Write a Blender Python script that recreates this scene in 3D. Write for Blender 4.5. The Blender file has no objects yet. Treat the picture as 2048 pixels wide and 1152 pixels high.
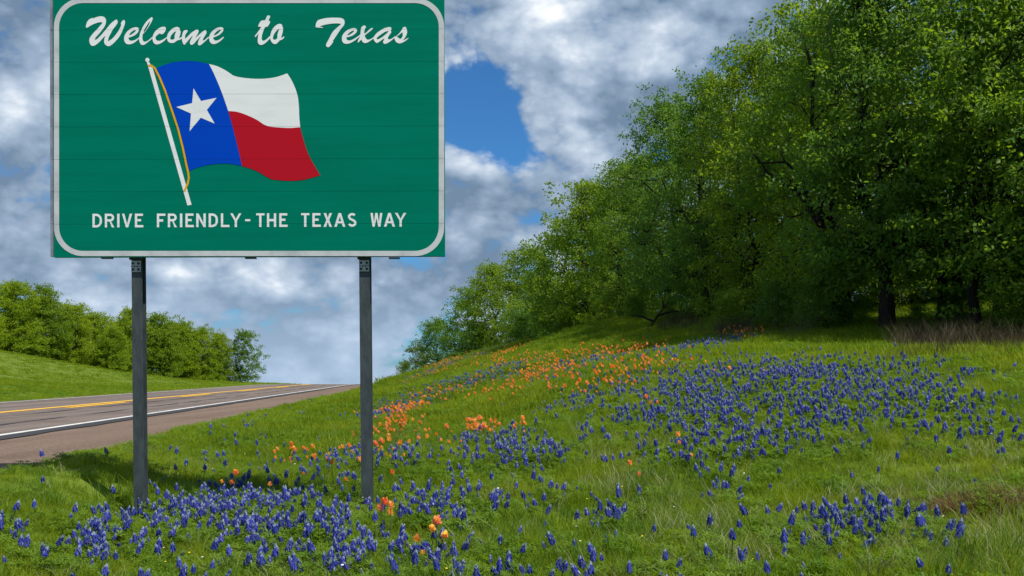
import bpy, math, random
import numpy as np
from mathutils import Vector, Matrix
from mathutils.geometry import tessellate_polygon

SC = bpy.context.scene
COL = SC.collection
RNG = np.random.default_rng(11)
random.seed(11)

# ------------------------------------------------------------------ camera, sky, sun, exposure
F, HY, EYE = 1991.0, 755.0, 1.30          # focal length in photo pixels, eye-level row, eye height above the sign's foot
cam_d = bpy.data.cameras.new('camera')
cam = bpy.data.objects.new('camera', cam_d)
COL.objects.link(cam)
cam.location = (0, 0, EYE)
cam.rotation_euler = (math.pi / 2, 0, 0)
cam_d.sensor_width = 36.0
cam_d.lens = 36.0 * F / 2048.0
cam_d.shift_y = (HY - 576.0) / 2048.0
cam_d.clip_start = 0.1
cam_d.clip_end = 6000
SC.camera = cam

SUN = Vector((0.42, -0.34, 0.84)).normalized()
sun_d = bpy.data.lights.new('sun', 'SUN')
sun_d.energy = 4.6
sun_d.angle = math.radians(0.6)
sun_d.color = (1.0, 0.94, 0.84)
sun_o = bpy.data.objects.new('sun', sun_d)
COL.objects.link(sun_o)
sun_o.location = (20, 15, 40)
sun_o.rotation_euler = SUN.to_track_quat('Z', 'Y').to_euler()

SC.view_settings.view_transform = 'Standard'
SC.view_settings.look = 'None'
SC.view_settings.gamma = 1.0
SC.view_settings.exposure = 0.42
SC.view_settings.use_curve_mapping = False
try:
    SC.cycles.max_bounces = 10
    SC.cycles.diffuse_bounces = 6
    SC.cycles.transmission_bounces = 8
    SC.cycles.use_denoising = True
except Exception:
    pass


class NT:
    """tiny helper that writes maths as nodes"""
    def __init__(self, tree):
        self.t = tree
        self.n = tree.nodes
        self.l = tree.links

    def node(self, kind, **kw):
        nd = self.n.new(kind)
        for k, v in kw.items():
            setattr(nd, k, v)
        return nd

    def put(self, sock, v):
        if isinstance(v, bpy.types.NodeSocket):
            self.l.new(v, sock)
        else:
            sock.default_value = v

    def m(self, op, a, b=None, c=None, clamp=False):
        nd = self.n.new('ShaderNodeMath')
        nd.operation = op
        nd.use_clamp = clamp
        self.put(nd.inputs[0], a)
        if b is not None:
            self.put(nd.inputs[1], b)
        if c is not None:
            self.put(nd.inputs[2], c)
        return nd.outputs[0]

    def smooth(self, v, a, b, lo=0.0, hi=1.0):
        nd = self.n.new('ShaderNodeMapRange')
        nd.interpolation_type = 'SMOOTHSTEP'
        self.put(nd.inputs[0], v)
        for i, x in enumerate((a, b, lo, hi)):
            nd.inputs[i + 1].default_value = x
        return nd.outputs[0]

    def noise(self, vec, scale, detail=6, rough=0.55, dist=0.0):
        nd = self.n.new('ShaderNodeTexNoise')
        if vec is not None:
            self.put(nd.inputs['Vector'], vec)
        nd.inputs['Scale'].default_value = scale
        nd.inputs['Detail'].default_value = detail
        nd.inputs['Roughness'].default_value = rough
        nd.inputs['Distortion'].default_value = dist
        return nd.outputs['Fac']

    def mapping(self, vec, loc=(0, 0, 0), scale=(1, 1, 1)):
        nd = self.n.new('ShaderNodeMapping')
        self.put(nd.inputs['Vector'], vec)
        nd.inputs['Location'].default_value = loc
        nd.inputs['Scale'].default_value = scale
        return nd.outputs[0]

    def mix(self, fac, a, b, blend='MIX'):
        nd = self.n.new('ShaderNodeMix')
        nd.data_type = 'RGBA'
        nd.blend_type = blend
        self.put(nd.inputs[0], fac)
        for s, v in ((nd.inputs[6], a), (nd.inputs[7], b)):
            if isinstance(v, bpy.types.NodeSocket):
                self.l.new(v, s)
            else:
                s.default_value = (v[0], v[1], v[2], 1)
        return nd.outputs[2]

    def ramp(self, fac, stops):
        nd = self.n.new('ShaderNodeValToRGB')
        self.put(nd.inputs[0], fac)
        cr = nd.color_ramp
        while len(cr.elements) < len(stops):
            cr.elements.new(0.5)
        for e, (p, c) in zip(cr.elements, stops):
            e.position = p
            e.color = (c[0], c[1], c[2], 1)
        return nd.outputs[0]


def build_world():
    w = bpy.data.worlds.new('World')
    SC.world = w
    w.use_nodes = True
    t = w.node_tree
    t.nodes.clear()
    N = NT(t)
    out = N.node('ShaderNodeOutputWorld')
    sky = N.node('ShaderNodeTexSky', sky_type='NISHITA')
    sky.sun_disc = False
    sky.sun_elevation = math.asin(SUN.z)
    sky.sun_rotation = math.atan2(SUN.x, SUN.y)
    sky.air_density = 1.0
    sky.dust_density = 0.4
    sky.ozone_density = 4.0
    tc = N.node('ShaderNodeTexCoord')
    d = tc.outputs['Generated']
    sep = N.node('ShaderNodeSeparateXYZ')
    N.l.new(d, sep.inputs[0])
    az = N.m('ARCTAN2', sep.outputs[0], sep.outputs[1])
    el = N.m('ARCSINE', sep.outputs[2])

    def blob(px, py, rx, ry, amp):
        """a cloud mass (or a gap between clouds) in one direction of the sky"""
        a = math.atan((px - 1024) / F)
        e = math.atan((HY - py) / F * math.cos(a))
        u = N.m('MULTIPLY', N.m('SUBTRACT', az, a), F / rx)
        v = N.m('MULTIPLY', N.m('SUBTRACT', el, e), F / ry)
        r = N.m('ADD', N.m('MULTIPLY', u, u), N.m('MULTIPLY', v, v))
        return N.m('MULTIPLY', N.m('EXPONENT', N.m('MULTIPLY', r, -1.0)), amp)

    def total(first, lst):
        s = first
        for b in lst:
            s = N.m('ADD', s, blob(*b))
        return s

    # --- where there is cloud
    warp = N.mapping(d, (0.3, 1.7, 0.2), (5.0, 5.0, 7.5))
    big = N.noise(warp, 1.0, 3, 0.5, 0.4)
    fine = N.noise(N.mapping(d, (4.1, 2.2, 7.7), (5.5, 5.5, 7.5)), 2.2, 12, 0.60, 0.25)
    vor = N.node('ShaderNodeTexVoronoi', voronoi_dimensions='3D', feature='F1')
    N.l.new(N.mapping(d, (2.2, 0.7, 5.1), (5.0, 5.0, 7.5)), vor.inputs['Vector'])
    vor.inputs['Scale'].default_value = 2.6
    vor.inputs['Detail'].default_value = 3.0
    vor.inputs['Roughness'].default_value = 0.55
    vo2 = N.node('ShaderNodeTexVoronoi', voronoi_dimensions='3D', feature='F1')
    N.l.new(N.mapping(d, (1.2, 3.7, 0.1), (5.0, 5.0, 7.0)), vo2.inputs['Vector'])
    vo2.inputs['Scale'].default_value = 7.0
    vo2.inputs['Detail'].default_value = 2.0
    puff = N.m('ADD', N.m('SUBTRACT', 0.58, vor.outputs['Distance']), N.m('MULTIPLY', N.m('SUBTRACT', 0.5, vo2.outputs['Distance']), 0.22))
    body = N.m('ADD', N.m('MULTIPLY', big, 0.55), N.m('MULTIPLY', N.m('SUBTRACT', fine, 0.1), 1.25))
    body = N.m('ADD', body, N.m('MULTIPLY', puff, 0.35))
    dens = total(body, SKY_COVER)
    cover = N.smooth(dens, 0.39, 0.64)
    # --- how bright its masses are (sunlit tops against grey bases)
    lite = N.noise(N.mapping(d, (9.3, 1.1, 3.3), (4.2, 4.2, 6.6)), 1.9, 12, 0.58, 0.3)
    lum = N.m('ADD', N.m('MULTIPLY', N.m('SUBTRACT', lite, 0.5), 1.9), 0.47)
    lum = N.m('ADD', lum, N.m('MULTIPLY', N.m('SUBTRACT', fine, 0.5), 1.2))
    lum = N.m('ADD', lum, N.m('MULTIPLY', puff, 0.75))
    lum = total(lum, SKY_LIGHT)
    lum = N.m('ADD', N.m('MULTIPLY', lum, 0.70), 0.17)
    cloud = N.ramp(lum, [(0.0, (0.13, 0.195, 0.285)), (0.28, (0.255, 0.335, 0.445)), (0.52, (0.43, 0.505, 0.60)), (0.72, (0.70, 0.735, 0.78)), (0.92, (0.97, 0.965, 0.955))])
    # air light near the horizon
    hz = N.smooth(el, 0.0, 0.13, 1.0, 0.0)
    cloud = N.mix(N.m('MULTIPLY', hz, 0.55), cloud, (0.37, 0.49, 0.65))
    b1 = N.node('ShaderNodeBackground')
    N.l.new(N.mix(1.0, sky.outputs[0], (0.34, 0.76, 1.12), 'MULTIPLY'), b1.inputs[0])
    b1.inputs[1].default_value = 0.075
    b2 = N.node('ShaderNodeBackground')
    N.l.new(cloud, b2.inputs[0])
    b2.inputs[1].default_value = 1.0
    mx = N.node('ShaderNodeMixShader')
    N.l.new(cover, mx.inputs[0])
    N.l.new(b1.outputs[0], mx.inputs[1])
    N.l.new(b2.outputs[0], mx.inputs[2])
    N.l.new(mx.outputs[0], out.inputs[0])


# (px, py, radius x, radius y, amount): seen directions of cloud masses and gaps
SKY_COVER = [
    (985, 235, 80, 70, -0.34), (925, 175, 60, 45, -0.24), (1015, 290, 60, 30, -0.26), (900, 260, 45, 70, -0.2), (930, 110, 50, 50, -0.18), (1045, 225, 35, 60, -0.16), (935, 20, 40, 30, -0.1),
    (60, 60, 110, 80, 0.10), (1200, 60, 260, 150, 0.30), (1150, 240, 140, 60, 0.22), (1000, 370, 150, 60, 0.25),
    (500, 560, 330, 70, 0.14), (40, 220, 90, 70, 0.2), (600, 700, 200, 50, 0.05), (40, 400, 90, 130, 0.16), (400, 640, 150, 20, -0.05),
    (1500, 20, 80, 60, 0.2), (780, 600, 90, 60, 0.1), (450, 690, 150, 50, 0.14), (930, 420, 60, 60, 0.12), (10, 330, 60, 60, 0.15),
]
SKY_LIGHT = [
    (1230, 90, 190, 75, 0.55), (1050, 30, 80, 50, 0.35), (1380, 120, 110, 60, 0.25), (1130, 235, 130, 42, -0.38), (1090, 150, 60, 60, -0.22), (1300, 190, 110, 40, -0.12),
    (1010, 340, 95, 34, 0.42), (1170, 335, 90, 40, 0.12), (1080, 430, 160, 40, -0.22), (950, 500, 120, 50, -0.20), (1500, 30, 75, 45, -0.35),
    (345, 545, 60, 16, 0.35), (560, 580, 60, 18, 0.30), (480, 630, 50, 14, 0.30), (690, 560, 60, 30, 0.22), (420, 590, 90, 14, -0.25), (600, 620, 90, 20, -0.15),
    (40, 215, 70, 70, 0.22), (30, 40, 90, 80, -0.3), (20, 340, 60, 40, -0.25), (60, 450, 80, 40, 0.15), (190, 560, 60, 30, 0.0), (180, 600, 50, 14, 0.25), (930, 30, 60, 40, 0.15),
    (620, 700, 200, 40, 0.05), (500, 600, 340, 60, -0.08), (960, 560, 90, 60, -0.10),
]
build_world()


# ------------------------------------------------------------------ helpers
def material(name, color=(0.5, 0.5, 0.5), rough=0.7, spec=0.3, metal=0.0):
    m = bpy.data.materials.new(name)
    m.use_nodes = True
    b = m.node_tree.nodes['Principled BSDF']
    b.inputs['Base Color'].default_value = (*color, 1)
    b.inputs['Roughness'].default_value = rough
    b.inputs['Specular IOR Level'].default_value = spec
    b.inputs['Metallic'].default_value = metal
    return m


def noisy(m, ca, cb, scale, detail=6, lo=0.35, hi=0.65, bump=0.0, stretch=(1, 1, 1), coord='Object', rough=0.6):
    N = NT(m.node_tree)
    b = N.n['Principled BSDF']
    tc = N.node('ShaderNodeTexCoord')
    v = N.mapping(tc.outputs[coord], (0, 0, 0), stretch)
    f = N.noise(v, scale, detail, rough)
    N.l.new(N.mix(N.smooth(f, lo, hi), ca, cb), b.inputs['Base Color'])
    if bump:
        bp = N.node('ShaderNodeBump')
        bp.inputs['Strength'].default_value = bump
        bp.inputs['Distance'].default_value = 0.02
        N.l.new(f, bp.inputs['Height'])
        N.l.new(bp.outputs[0], b.inputs['Normal'])
    return m


def plant_mat(name, ca, cb, trans=0.4, tcol=1.5, rough=0.55, attr=None, patch=None, spec=0.25):
    """a leaf: reflects and lets light through; every plant has its own tint"""
    m = bpy.data.materials.new(name)
    m.use_nodes = True
    t = m.node_tree
    N = NT(t)
    b = N.n['Principled BSDF']
    out = N.n['Material Output']
    oi = N.node('ShaderNodeObjectInfo')
    if attr:
        at = N.node('ShaderNodeAttribute', attribute_name=attr)
        f = N.m('ADD', N.m('MULTIPLY', at.outputs['Fac'], 0.75), N.m('MULTIPLY', oi.outputs['Random'], 0.25))
    else:
        f = oi.outputs['Random']
    c = N.mix(f, ca, cb)
    if patch:
        g = N.node('ShaderNodeNewGeometry')
        pf = N.smooth(N.noise(g.outputs['Position'], 0.55, 4, 0.6), 0.38, 0.64)
        c = N.mix(N.m('MULTIPLY', pf, 0.75), c, patch)
        ol = N.smooth(N.noise(g.outputs['Position'], 1.7, 5, 0.65), 0.50, 0.66)
        c = N.mix(N.m('MULTIPLY', ol, 0.45), c, (0.068, 0.118, 0.013))
    N.l.new(c, b.inputs['Base Color'])
    b.inputs['Roughness'].default_value = rough
    b.inputs['Specular IOR Level'].default_value = spec
    tr = N.node('ShaderNodeBsdfTranslucent')
    N.l.new(N.mix(1.0, c, (tcol * 1.1, tcol, tcol * 0.45), 'MULTIPLY'), tr.inputs[0])
    mx = N.node('ShaderNodeMixShader')
    mx.inputs[0].default_value = trans
    N.l.new(b.outputs[0], mx.inputs[1])
    N.l.new(tr.outputs[0], mx.inputs[2])
    N.l.new(mx.outputs[0], out.inputs[0])
    return m


def mesh_np(name, verts, faces, mats, mat_idx=None, smooth=False, attr=None):
    me = bpy.data.meshes.new(name)
    me.from_pydata([tuple(v) for v in verts] if not isinstance(verts, np.ndarray) else verts.tolist(), [], faces if not isinstance(faces, np.ndarray) else faces.tolist())
    for m in mats:
        me.materials.append(m)
    if mat_idx is not None:
        me.polygons.foreach_set('material_index', np.asarray(mat_idx, dtype=np.int32))
    if smooth:
        me.polygons.foreach_set('use_smooth', np.ones(len(me.polygons), dtype=bool))
    if attr is not None:
        a = me.attributes.new(attr[0], 'FLOAT', attr[1])
        a.data.foreach_set('value', np.asarray(attr[2], dtype=np.float32))
    me.update()
    return me


def link(name, data, parent=None, loc=None):
    o = bpy.data.objects.new(name, data)
    COL.objects.link(o)
    if parent is not None:
        o.parent = parent
    if loc is not None:
        o.location = loc
    return o


def tag(o, label=None, cat=None, group=None, kind=None):
    for k, v in (('label', label), ('category', cat), ('group', group), ('kind', kind)):
        if v:
            o[k] = v
    return o


class MB:
    """collects simple shapes into one mesh"""
    def __init__(self):
        self.v, self.f, self.mi = [], [], []

    def add(self, verts, faces, mi=0):
        k = len(self.v)
        self.v += [tuple(p) for p in verts]
        self.f += [tuple(i + k for i in fc) for fc in faces]
        self.mi += [mi] * len(faces)

    def box(self, a, b, mi=0):
        (x0, y0, z0), (x1, y1, z1) = a, b
        self.add([(x0, y0, z0), (x1, y0, z0), (x1, y1, z0), (x0, y1, z0), (x0, y0, z1), (x1, y0, z1), (x1, y1, z1), (x0, y1, z1)],
                 [(0, 3, 2, 1), (4, 5, 6, 7), (0, 1, 5, 4), (1, 2, 6, 5), (2, 3, 7, 6), (3, 0, 4, 7)], mi)

    def tube(self, pts, radii, n=6, mi=0, cap=True):
        pts = [Vector(p) for p in pts]
        vs, fs = [], []
        up = Vector((0.13, 0.31, 1)).normalized()
        for i, p in enumerate(pts):
            d = (pts[min(i + 1, len(pts) - 1)] - pts[max(i - 1, 0)]).normalized()
            a = d.cross(up)
            if a.length < 1e-3:
                a = d.cross(Vector((1, 0, 0)))
            a.normalize()
            b = d.cross(a)
            for k in range(n):
                t = 2 * math.pi * k / n
                vs.append(p + (a * math.cos(t) + b * math.sin(t)) * radii[i])
        for i in range(len(pts) - 1):
            for k in range(n):
                fs.append((i * n + k, i * n + (k + 1) % n, (i + 1) * n + (k + 1) % n, (i + 1) * n + k))
        if cap:
            fs.append(tuple(range((len(pts) - 1) * n, len(pts) * n)))
        self.add(vs, fs, mi)

    def mesh(self, name, mats, smooth=False):
        return mesh_np(name, self.v, self.f, mats, self.mi, smooth)


def vnoise(x, y, seed=0):
    """smooth value noise, vectorised"""
    x = np.asarray(x, float)
    y = np.asarray(y, float)
    xi, yi = np.floor(x), np.floor(y)
    fx, fy = x - xi, y - yi
    fx, fy = fx * fx * (3 - 2 * fx), fy * fy * (3 - 2 * fy)

    def h(a, b):
        s = np.sin(a * 127.1 + b * 311.7 + seed * 74.7) * 43758.5453
        return s - np.floor(s)
    return (h(xi, yi) * (1 - fx) + h(xi + 1, yi) * fx) * (1 - fy) + (h(xi, yi + 1) * (1 - fx) + h(xi + 1, yi + 1) * fx) * fy


def sstep(x, a, b):
    t = np.clip((np.asarray(x, float) - a) / (b - a), 0, 1)
    return t * t * (3 - 2 * t)


# ------------------------------------------------------------------ terrain
def zroad(Y):
    Y = np.asarray(Y, float)
    z = -1.03 + 0.0045 * Y
    q = np.clip(Y - 80, 0, 30)
    return z - 0.0003 * q * q - 0.018 * np.clip(Y - 110, 0, None) + EYE


def x_right(Y):
    return -4.25 - 0.0824 * np.asarray(Y, float)


def x_left(Y):
    return -14.95 - 0.0824 * np.asarray(Y, float)


def P(px, py, Y):
    """the point of the place that the photograph shows at a pixel, at distance Y"""
    return ((px - 1024) / F * Y, Y, EYE + (HY - py) / F * Y)


CTRL = []
for Y in (3, 6, 10, 15, 22, 30, 40, 50, 60, 70, 80, 90, 100, 110, 120, 130):
    CTRL.append((float(x_right(Y)), Y, float(zroad(Y))))
for Y in (3, 10, 20, 30, 40, 50, 60, 70, 80, 90, 100, 110, 120, 130):
    CTRL.append((float(x_left(Y)), Y, float(zroad(Y))))
CTRL += [P(*q) for q in (
    (282, 1035, 9.26), (732, 1012, 9.26),
    (0, 1152, 6.4), (512, 1152, 6.4), (1024, 1152, 6.1), (1536, 1152, 5.8), (2048, 1152, 5.5), (2400, 1152, 5.3),
    (1024, 1050, 7.8), (1536, 1050, 7.4), (2048, 1050, 7.0),
    (760, 930, 13.5), (1024, 900, 11.2), (1536, 900, 10.2), (2048, 900, 9.3), (1300, 900, 10.7),
    (760, 860, 24), (900, 850, 17.5), (1024, 800, 18.5), (1280, 800, 15.5), (1536, 800, 13.6), (1800, 800, 12.9), (2048, 800, 12.2),
    (770, 800, 42), (800, 778, 66), (900, 770, 40), (1024, 745, 30), (1200, 735, 23), (1536, 722, 18.2), (1800, 718, 17.2), (2048, 735, 15.5),
    (2048, 692, 19.5), (1770, 688, 21.5), (1500, 676, 26), (1300, 662, 34), (1150, 662, 43), (1000, 697, 58), (900, 728, 75), (850, 752, 90), (812, 767, 108),
    (950, 735, 48), (1080, 690, 41),
)]
CTRL += [(15, 19, EYE + 1.5), (15, 27, EYE + 2.1), (13, 40, EYE + 2.7), (10, 58, EYE + 2.8), (5, 76, EYE + 2.1), (-1, 96, EYE + 0.8), (-5, 125, EYE - 0.9), (25, 12, EYE + 1.4), (25, 40, EYE + 3.4), (25, 80, EYE + 2.6), (10, 125, EYE - 0.8),
         (0, 3, 0.0), (4, 3, 0.12), (10, 5, 0.4), (-3, 3, -0.05)]
CTRL += [P(*q) for q in ((0, 762, 50), (0, 706, 76), (130, 726, 84), (262, 748, 92), (400, 767, 101), (-250, 690, 72), (120, 770, 62), (250, 768, 78))]
CTRL += [(-70, 80, EYE + 3.4), (-65, 110, EYE + 2.6), (-48, 112, EYE + 1.2), (-42, 128, EYE - 0.4), (-70, 130, EYE + 1.5), (-45, 40, EYE + 0.6), (-65, 40, EYE + 1.8), (-60, 15, EYE + 1), (-35, 20, EYE - 0.2)]
CTRL = np.array(CTRL, float)


def _tps(r2):
    return 0.5 * r2 * np.log(r2 + 1e-9)


def _fit():
    n = len(CTRL)
    A = np.zeros((n + 3, n + 3))
    d2 = ((CTRL[:, None, :2] - CTRL[None, :, :2]) ** 2).sum(2)
    A[:n, :n] = _tps(d2) + np.eye(n) * 0.5
    A[:n, n] = 1
    A[:n, n + 1:] = CTRL[:, :2]
    A[n:, :n] = A[:n, n:].T
    return np.linalg.solve(A, np.r_[CTRL[:, 2], 0, 0, 0])


TPS = _fit()
FEET = ((-3.46, 9.15, -0.035), (-1.38, 9.15, 0.07))


def ground(X, Y, bumps=True):
    X = np.asarray(X, float)
    Y = np.asarray(Y, float)
    sh = X.shape
    x, y = np.clip(X.ravel(), -70, 25), np.clip(Y.ravel(), 3, 130)
    z = np.full(x.shape, TPS[-3]) + TPS[-2] * x + TPS[-1] * y
    for i in range(len(CTRL)):
        z += TPS[i] * _tps((x - CTRL[i, 0]) ** 2 + (y - CTRL[i, 1]) ** 2)
    z = z.reshape(sh)
    zr = zroad(Y)
    far = sstep(Y, 112, 185)
    z = z * (1 - far) + zr * far
    if bumps:
        z = z + 0.10 * (vnoise(X * 0.6, Y * 0.6, 1) - 0.5) + 0.05 * (vnoise(X * 1.9, Y * 1.9, 2) - 0.5)
    s = np.maximum(X - x_right(Y), x_left(Y) - X)
    verge = zr - 0.07 + 0.13 * sstep(s, -0.7, 0.5)
    z = verge + (z - verge) * sstep(s, 0.0, 2.0)
    for fx, fy, fz in FEET:                                             # the posts stand in slightly sunken soil
        z = z + (fz - z) * np.exp(-((X - fx) / 0.55) ** 2 - ((Y - fy) / 0.75) ** 2)
    return z


def graded(segs):
    out = []
    for a, b, step in segs:
        n = max(1, int(round((b - a) / step)))
        out += [a + (b - a) * i / n for i in range(n)]
    out.append(segs[-1][1])
    return np.array(out)


MAT_GROUND = material('meadow_soil', rough=0.95, spec=0.1)
noisy(MAT_GROUND, (0.075, 0.118, 0.012), (0.120, 0.165, 0.020), 1.3, 8, 0.3, 0.7, 0.3)
gx = graded([(-900, -120, 60), (-120, -40, 4), (-40, -14, 1.0), (-14, -6, 0.4), (-6, 10, 0.22), (10, 22, 0.6), (22, 60, 4), (60, 900, 60)])
gy = graded([(-60, 0, 6), (0, 4, 1), (4, 24, 0.25), (24, 60, 0.6), (60, 130, 1.2), (130, 260, 6), (260, 2700, 120)])
GX, GY = np.meshgrid(gx, gy)
GZ = ground(GX, GY)
nx, ny = len(gx), len(gy)
idx = np.arange(nx * ny).reshape(ny, nx)
quads = np.stack([idx[:-1, :-1], idx[:-1, 1:], idx[1:, 1:], idx[1:, :-1]], -1).reshape(-1, 4)
ground_o = tag(link('grassy_ground', mesh_np('grassy_ground', np.stack([GX, GY, GZ], -1).reshape(-1, 3), quads, [MAT_GROUND], smooth=True)), kind='structure')

# ------------------------------------------------------------------ road
MAT_ASPHALT = material('worn_asphalt', rough=0.85, spec=0.25)
MAT_SHOULDER = material('chip_seal_shoulder', rough=0.95, spec=0.15)
MAT_TAR = material('dark_fresh_asphalt', (0.035, 0.034, 0.035), 0.8, 0.3)
MAT_WHITE_LINE = material('white_road_paint', rough=0.6)
MAT_YELLOW_LINE = material('yellow_road_paint', rough=0.6)


def road_mat(m, ca, cb, cc, grit):
    N = NT(m.node_tree)
    b = N.n['Principled BSDF']
    tc = N.node('ShaderNodeTexCoord')
    o = tc.outputs['Object']
    a = N.noise(N.mapping(o, (0, 0, 0), (1.6, 0.07, 1)), 1.0, 5, 0.6)      # wheel tracks and wear run along the road
    g = N.noise(o, grit, 3, 0.7)
    p = N.noise(o, 0.7, 6, 0.6)
    c = N.mix(N.smooth(a, 0.32, 0.68), ca, cb)
    c = N.mix(N.m('MULTIPLY', N.smooth(g, 0.45, 0.7), 0.55), c, cc)
    c = N.mix(N.m('MULTIPLY', N.smooth(p, 0.52, 0.7), 0.3), c, (ca[0] * .6, ca[1] * .6, ca[2] * .6))
    N.l.new(c, b.inputs['Base Color'])
    bp = N.node('ShaderNodeBump')
    bp.inputs['Strength'].default_value = 0.6
    bp.inputs['Distance'].default_value = 0.012
    N.l.new(g, bp.inputs['Height'])
    N.l.new(bp.outputs[0], b.inputs['Normal'])


road_mat(MAT_ASPHALT, (0.098, 0.074, 0.062), (0.158, 0.126, 0.108), (0.27, 0.215, 0.18), 38)
road_mat(MAT_SHOULDER, (0.115, 0.078, 0.058), (0.155, 0.110, 0.083), (0.30, 0.23, 0.185), 30)
noisy(MAT_WHITE_LINE, (0.62, 0.61, 0.59), (0.34, 0.32, 0.30), 3.0, 8, 0.45, 0.75)
noisy(MAT_YELLOW_LINE, (0.72, 0.40, 0.025), (0.40, 0.24, 0.05), 3.0, 8, 0.55, 0.8)


def strip(name, u0, u1, lift, m, parent=None, y0=-40, y1=320, dash=None, ragged=0.0):
    """a ribbon along the road, u metres right of the road's line"""
    vs, fs = [], []
    ys = graded([(y0, 6, 4), (6, 140, 1.0), (140, y1, 6)]) if dash is None else None
    runs = [ys] if dash is None else [np.linspace(a, a + dash[0], 5) for a in np.arange(y0 + dash[2], 150, dash[1])]
    for r in runs:
        k0 = len(vs)
        for Y in r:
            z = float(zroad(Y)) + lift
            j = ragged * (float(vnoise(Y * 1.1, 3.3, 5)) - 0.5)
            vs += [(u0 - 0.0824 * Y, Y, z), (u1 - 0.0824 * Y + j, Y, z)]
        for i in range(len(r) - 1):
            a = k0 + 2 * i
            fs.append((a, a + 1, a + 3, a + 2))
    o = link(name, mesh_np(name, vs, fs, [m]), parent)
    return o


road = tag(strip('road', -14.85, -6.75, 0.030, MAT_ASPHALT), kind='structure')
shoulder = tag(strip('road_shoulder', -6.75, -4.30, 0.022, MAT_SHOULDER, ragged=0.5), kind='structure')
strip('asphalt_edge_band', -6.80, -6.42, 0.036, MAT_TAR, road, ragged=0.16)
strip('white_edge_line', -6.95, -6.80, 0.040, MAT_WHITE_LINE, road)
strip('white_edge_line', -14.42, -14.30, 0.040, MAT_WHITE_LINE, road)
strip('yellow_centre_line', -10.98, -10.68, 0.040, MAT_YELLOW_LINE, road)
strip('yellow_centre_line', -10.52, -10.24, 0.040, MAT_YELLOW_LINE, road, dash=(5.5, 13.0, 3.5))
MAT_CRACK = material('crack_sealant', (0.02, 0.02, 0.02), 0.5)
strip('crack_seal', -9.75, -9.69, 0.038, MAT_CRACK, road, 8, 40, ragged=0.25)
strip('crack_seal', -8.32, -8.27, 0.038, MAT_CRACK, road, 10, 60, ragged=0.3)

# ------------------------------------------------------------------ the sign
SY, PPM = 9.26, F / 9.26                     # distance of the board, photo pixels per metre on it
ROLL = 0.0026
CX, CY = 500.0, 514.0


def S(px, py):
    """board coordinates (right, up) of a photo pixel; the sign is hung a hair out of level"""
    dx, dy = px - CX, py - CY
    return ((dx - ROLL * dy) / PPM, -(dy + ROLL * dx) / PPM)


sign = link('welcome_sign', None, loc=((CX - 1024) / F * SY, SY, EYE + (HY - CY) / F * SY))
sign.rotation_euler = (0, -ROLL, 0)
tag(sign, 'large green roadside board with WELCOME lettering and a flag on two steel posts', 'road sign')

MAT_GREEN = material('green_sheeting', rough=0.5, spec=0.02)
noisy(MAT_GREEN, (0.000, 0.146, 0.096), (0.000, 0.172, 0.113), 1.2, 7, 0.3, 0.7, stretch=(0.5, 1, 6))
MAT_WHITE = material('white_sheeting', rough=0.5, spec=0.06)
noisy(MAT_WHITE, (0.72, 0.74, 0.76), (0.63, 0.655, 0.68), 2.5, 7, 0.45, 0.75, stretch=(0.6, 1, 3))
MAT_BORDER = material('border_sheeting', rough=0.5, spec=0.15)
noisy(MAT_BORDER, (0.52, 0.54, 0.57), (0.38, 0.41, 0.44), 4, 7, 0.4, 0.7)
MAT_BLUE = material('blue_sheeting', (0.0, 0.052, 0.47), 0.5, 0.05)
MAT_RED = material('red_sheeting', (0.41, 0.007, 0.018), 0.5, 0.05)
MAT_GOLD = material('gold_sheeting', (0.66, 0.35, 0.012), 0.5, 0.05)
MAT_ALU = material('aluminium_extrusion', rough=0.45, metal=0.6)
noisy(MAT_ALU, (0.36, 0.38, 0.40), (0.24, 0.26, 0.28), 6, 5)
MAT_GALV = material('weathered_galvanised_steel', rough=0.6, metal=0.25, spec=0.3)
noisy(MAT_GALV, (0.062, 0.080, 0.088), (0.036, 0.048, 0.054), 14, 8, 0.35, 0.7, 0.15, (1, 1, 0.4))
MAT_PLATE = material('bare_zinc_plate', rough=0.5, metal=0.5)
noisy(MAT_PLATE, (0.42, 0.45, 0.44), (0.28, 0.30, 0.30), 30, 6, 0.3, 0.7)
MAT_BOLT = material('dark_bolt', (0.045, 0.048, 0.05), 0.5, metal=0.6)

SEAMS = [59.0, 123.5, 188.2, 253.0, 318.0, 382.8, 447.6]
ROWS = [-7.0] + SEAMS + [513.6]
GAP = 0.0009


def bands():
    """the panels' extents in board height, top to bottom"""
    zs = [S(500, y)[1] for y in ROWS]
    return [(zs[i] - (GAP if i else 0), zs[i + 1] + (GAP if i < 7 else 0)) for i in range(8)]


def clip_band(poly, zhi, zlo):
    for sgn, lim in ((1, zlo), (-1, -zhi)):
        res = []
        for i in range(len(poly)):
            a, b = poly[i], poly[(i + 1) % len(poly)]
            fa, fb = sgn * a[1] - lim, sgn * b[1] - lim
            if fa >= 0:
                res.append(a)
            if (fa >= 0) != (fb >= 0):
                t = fa / (fa - fb)
                res.append((a[0] + (b[0] - a[0]) * t, a[1] + (b[1] - a[1]) * t))
        poly = res
        if len(poly) < 3:
            return []
    return poly


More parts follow.
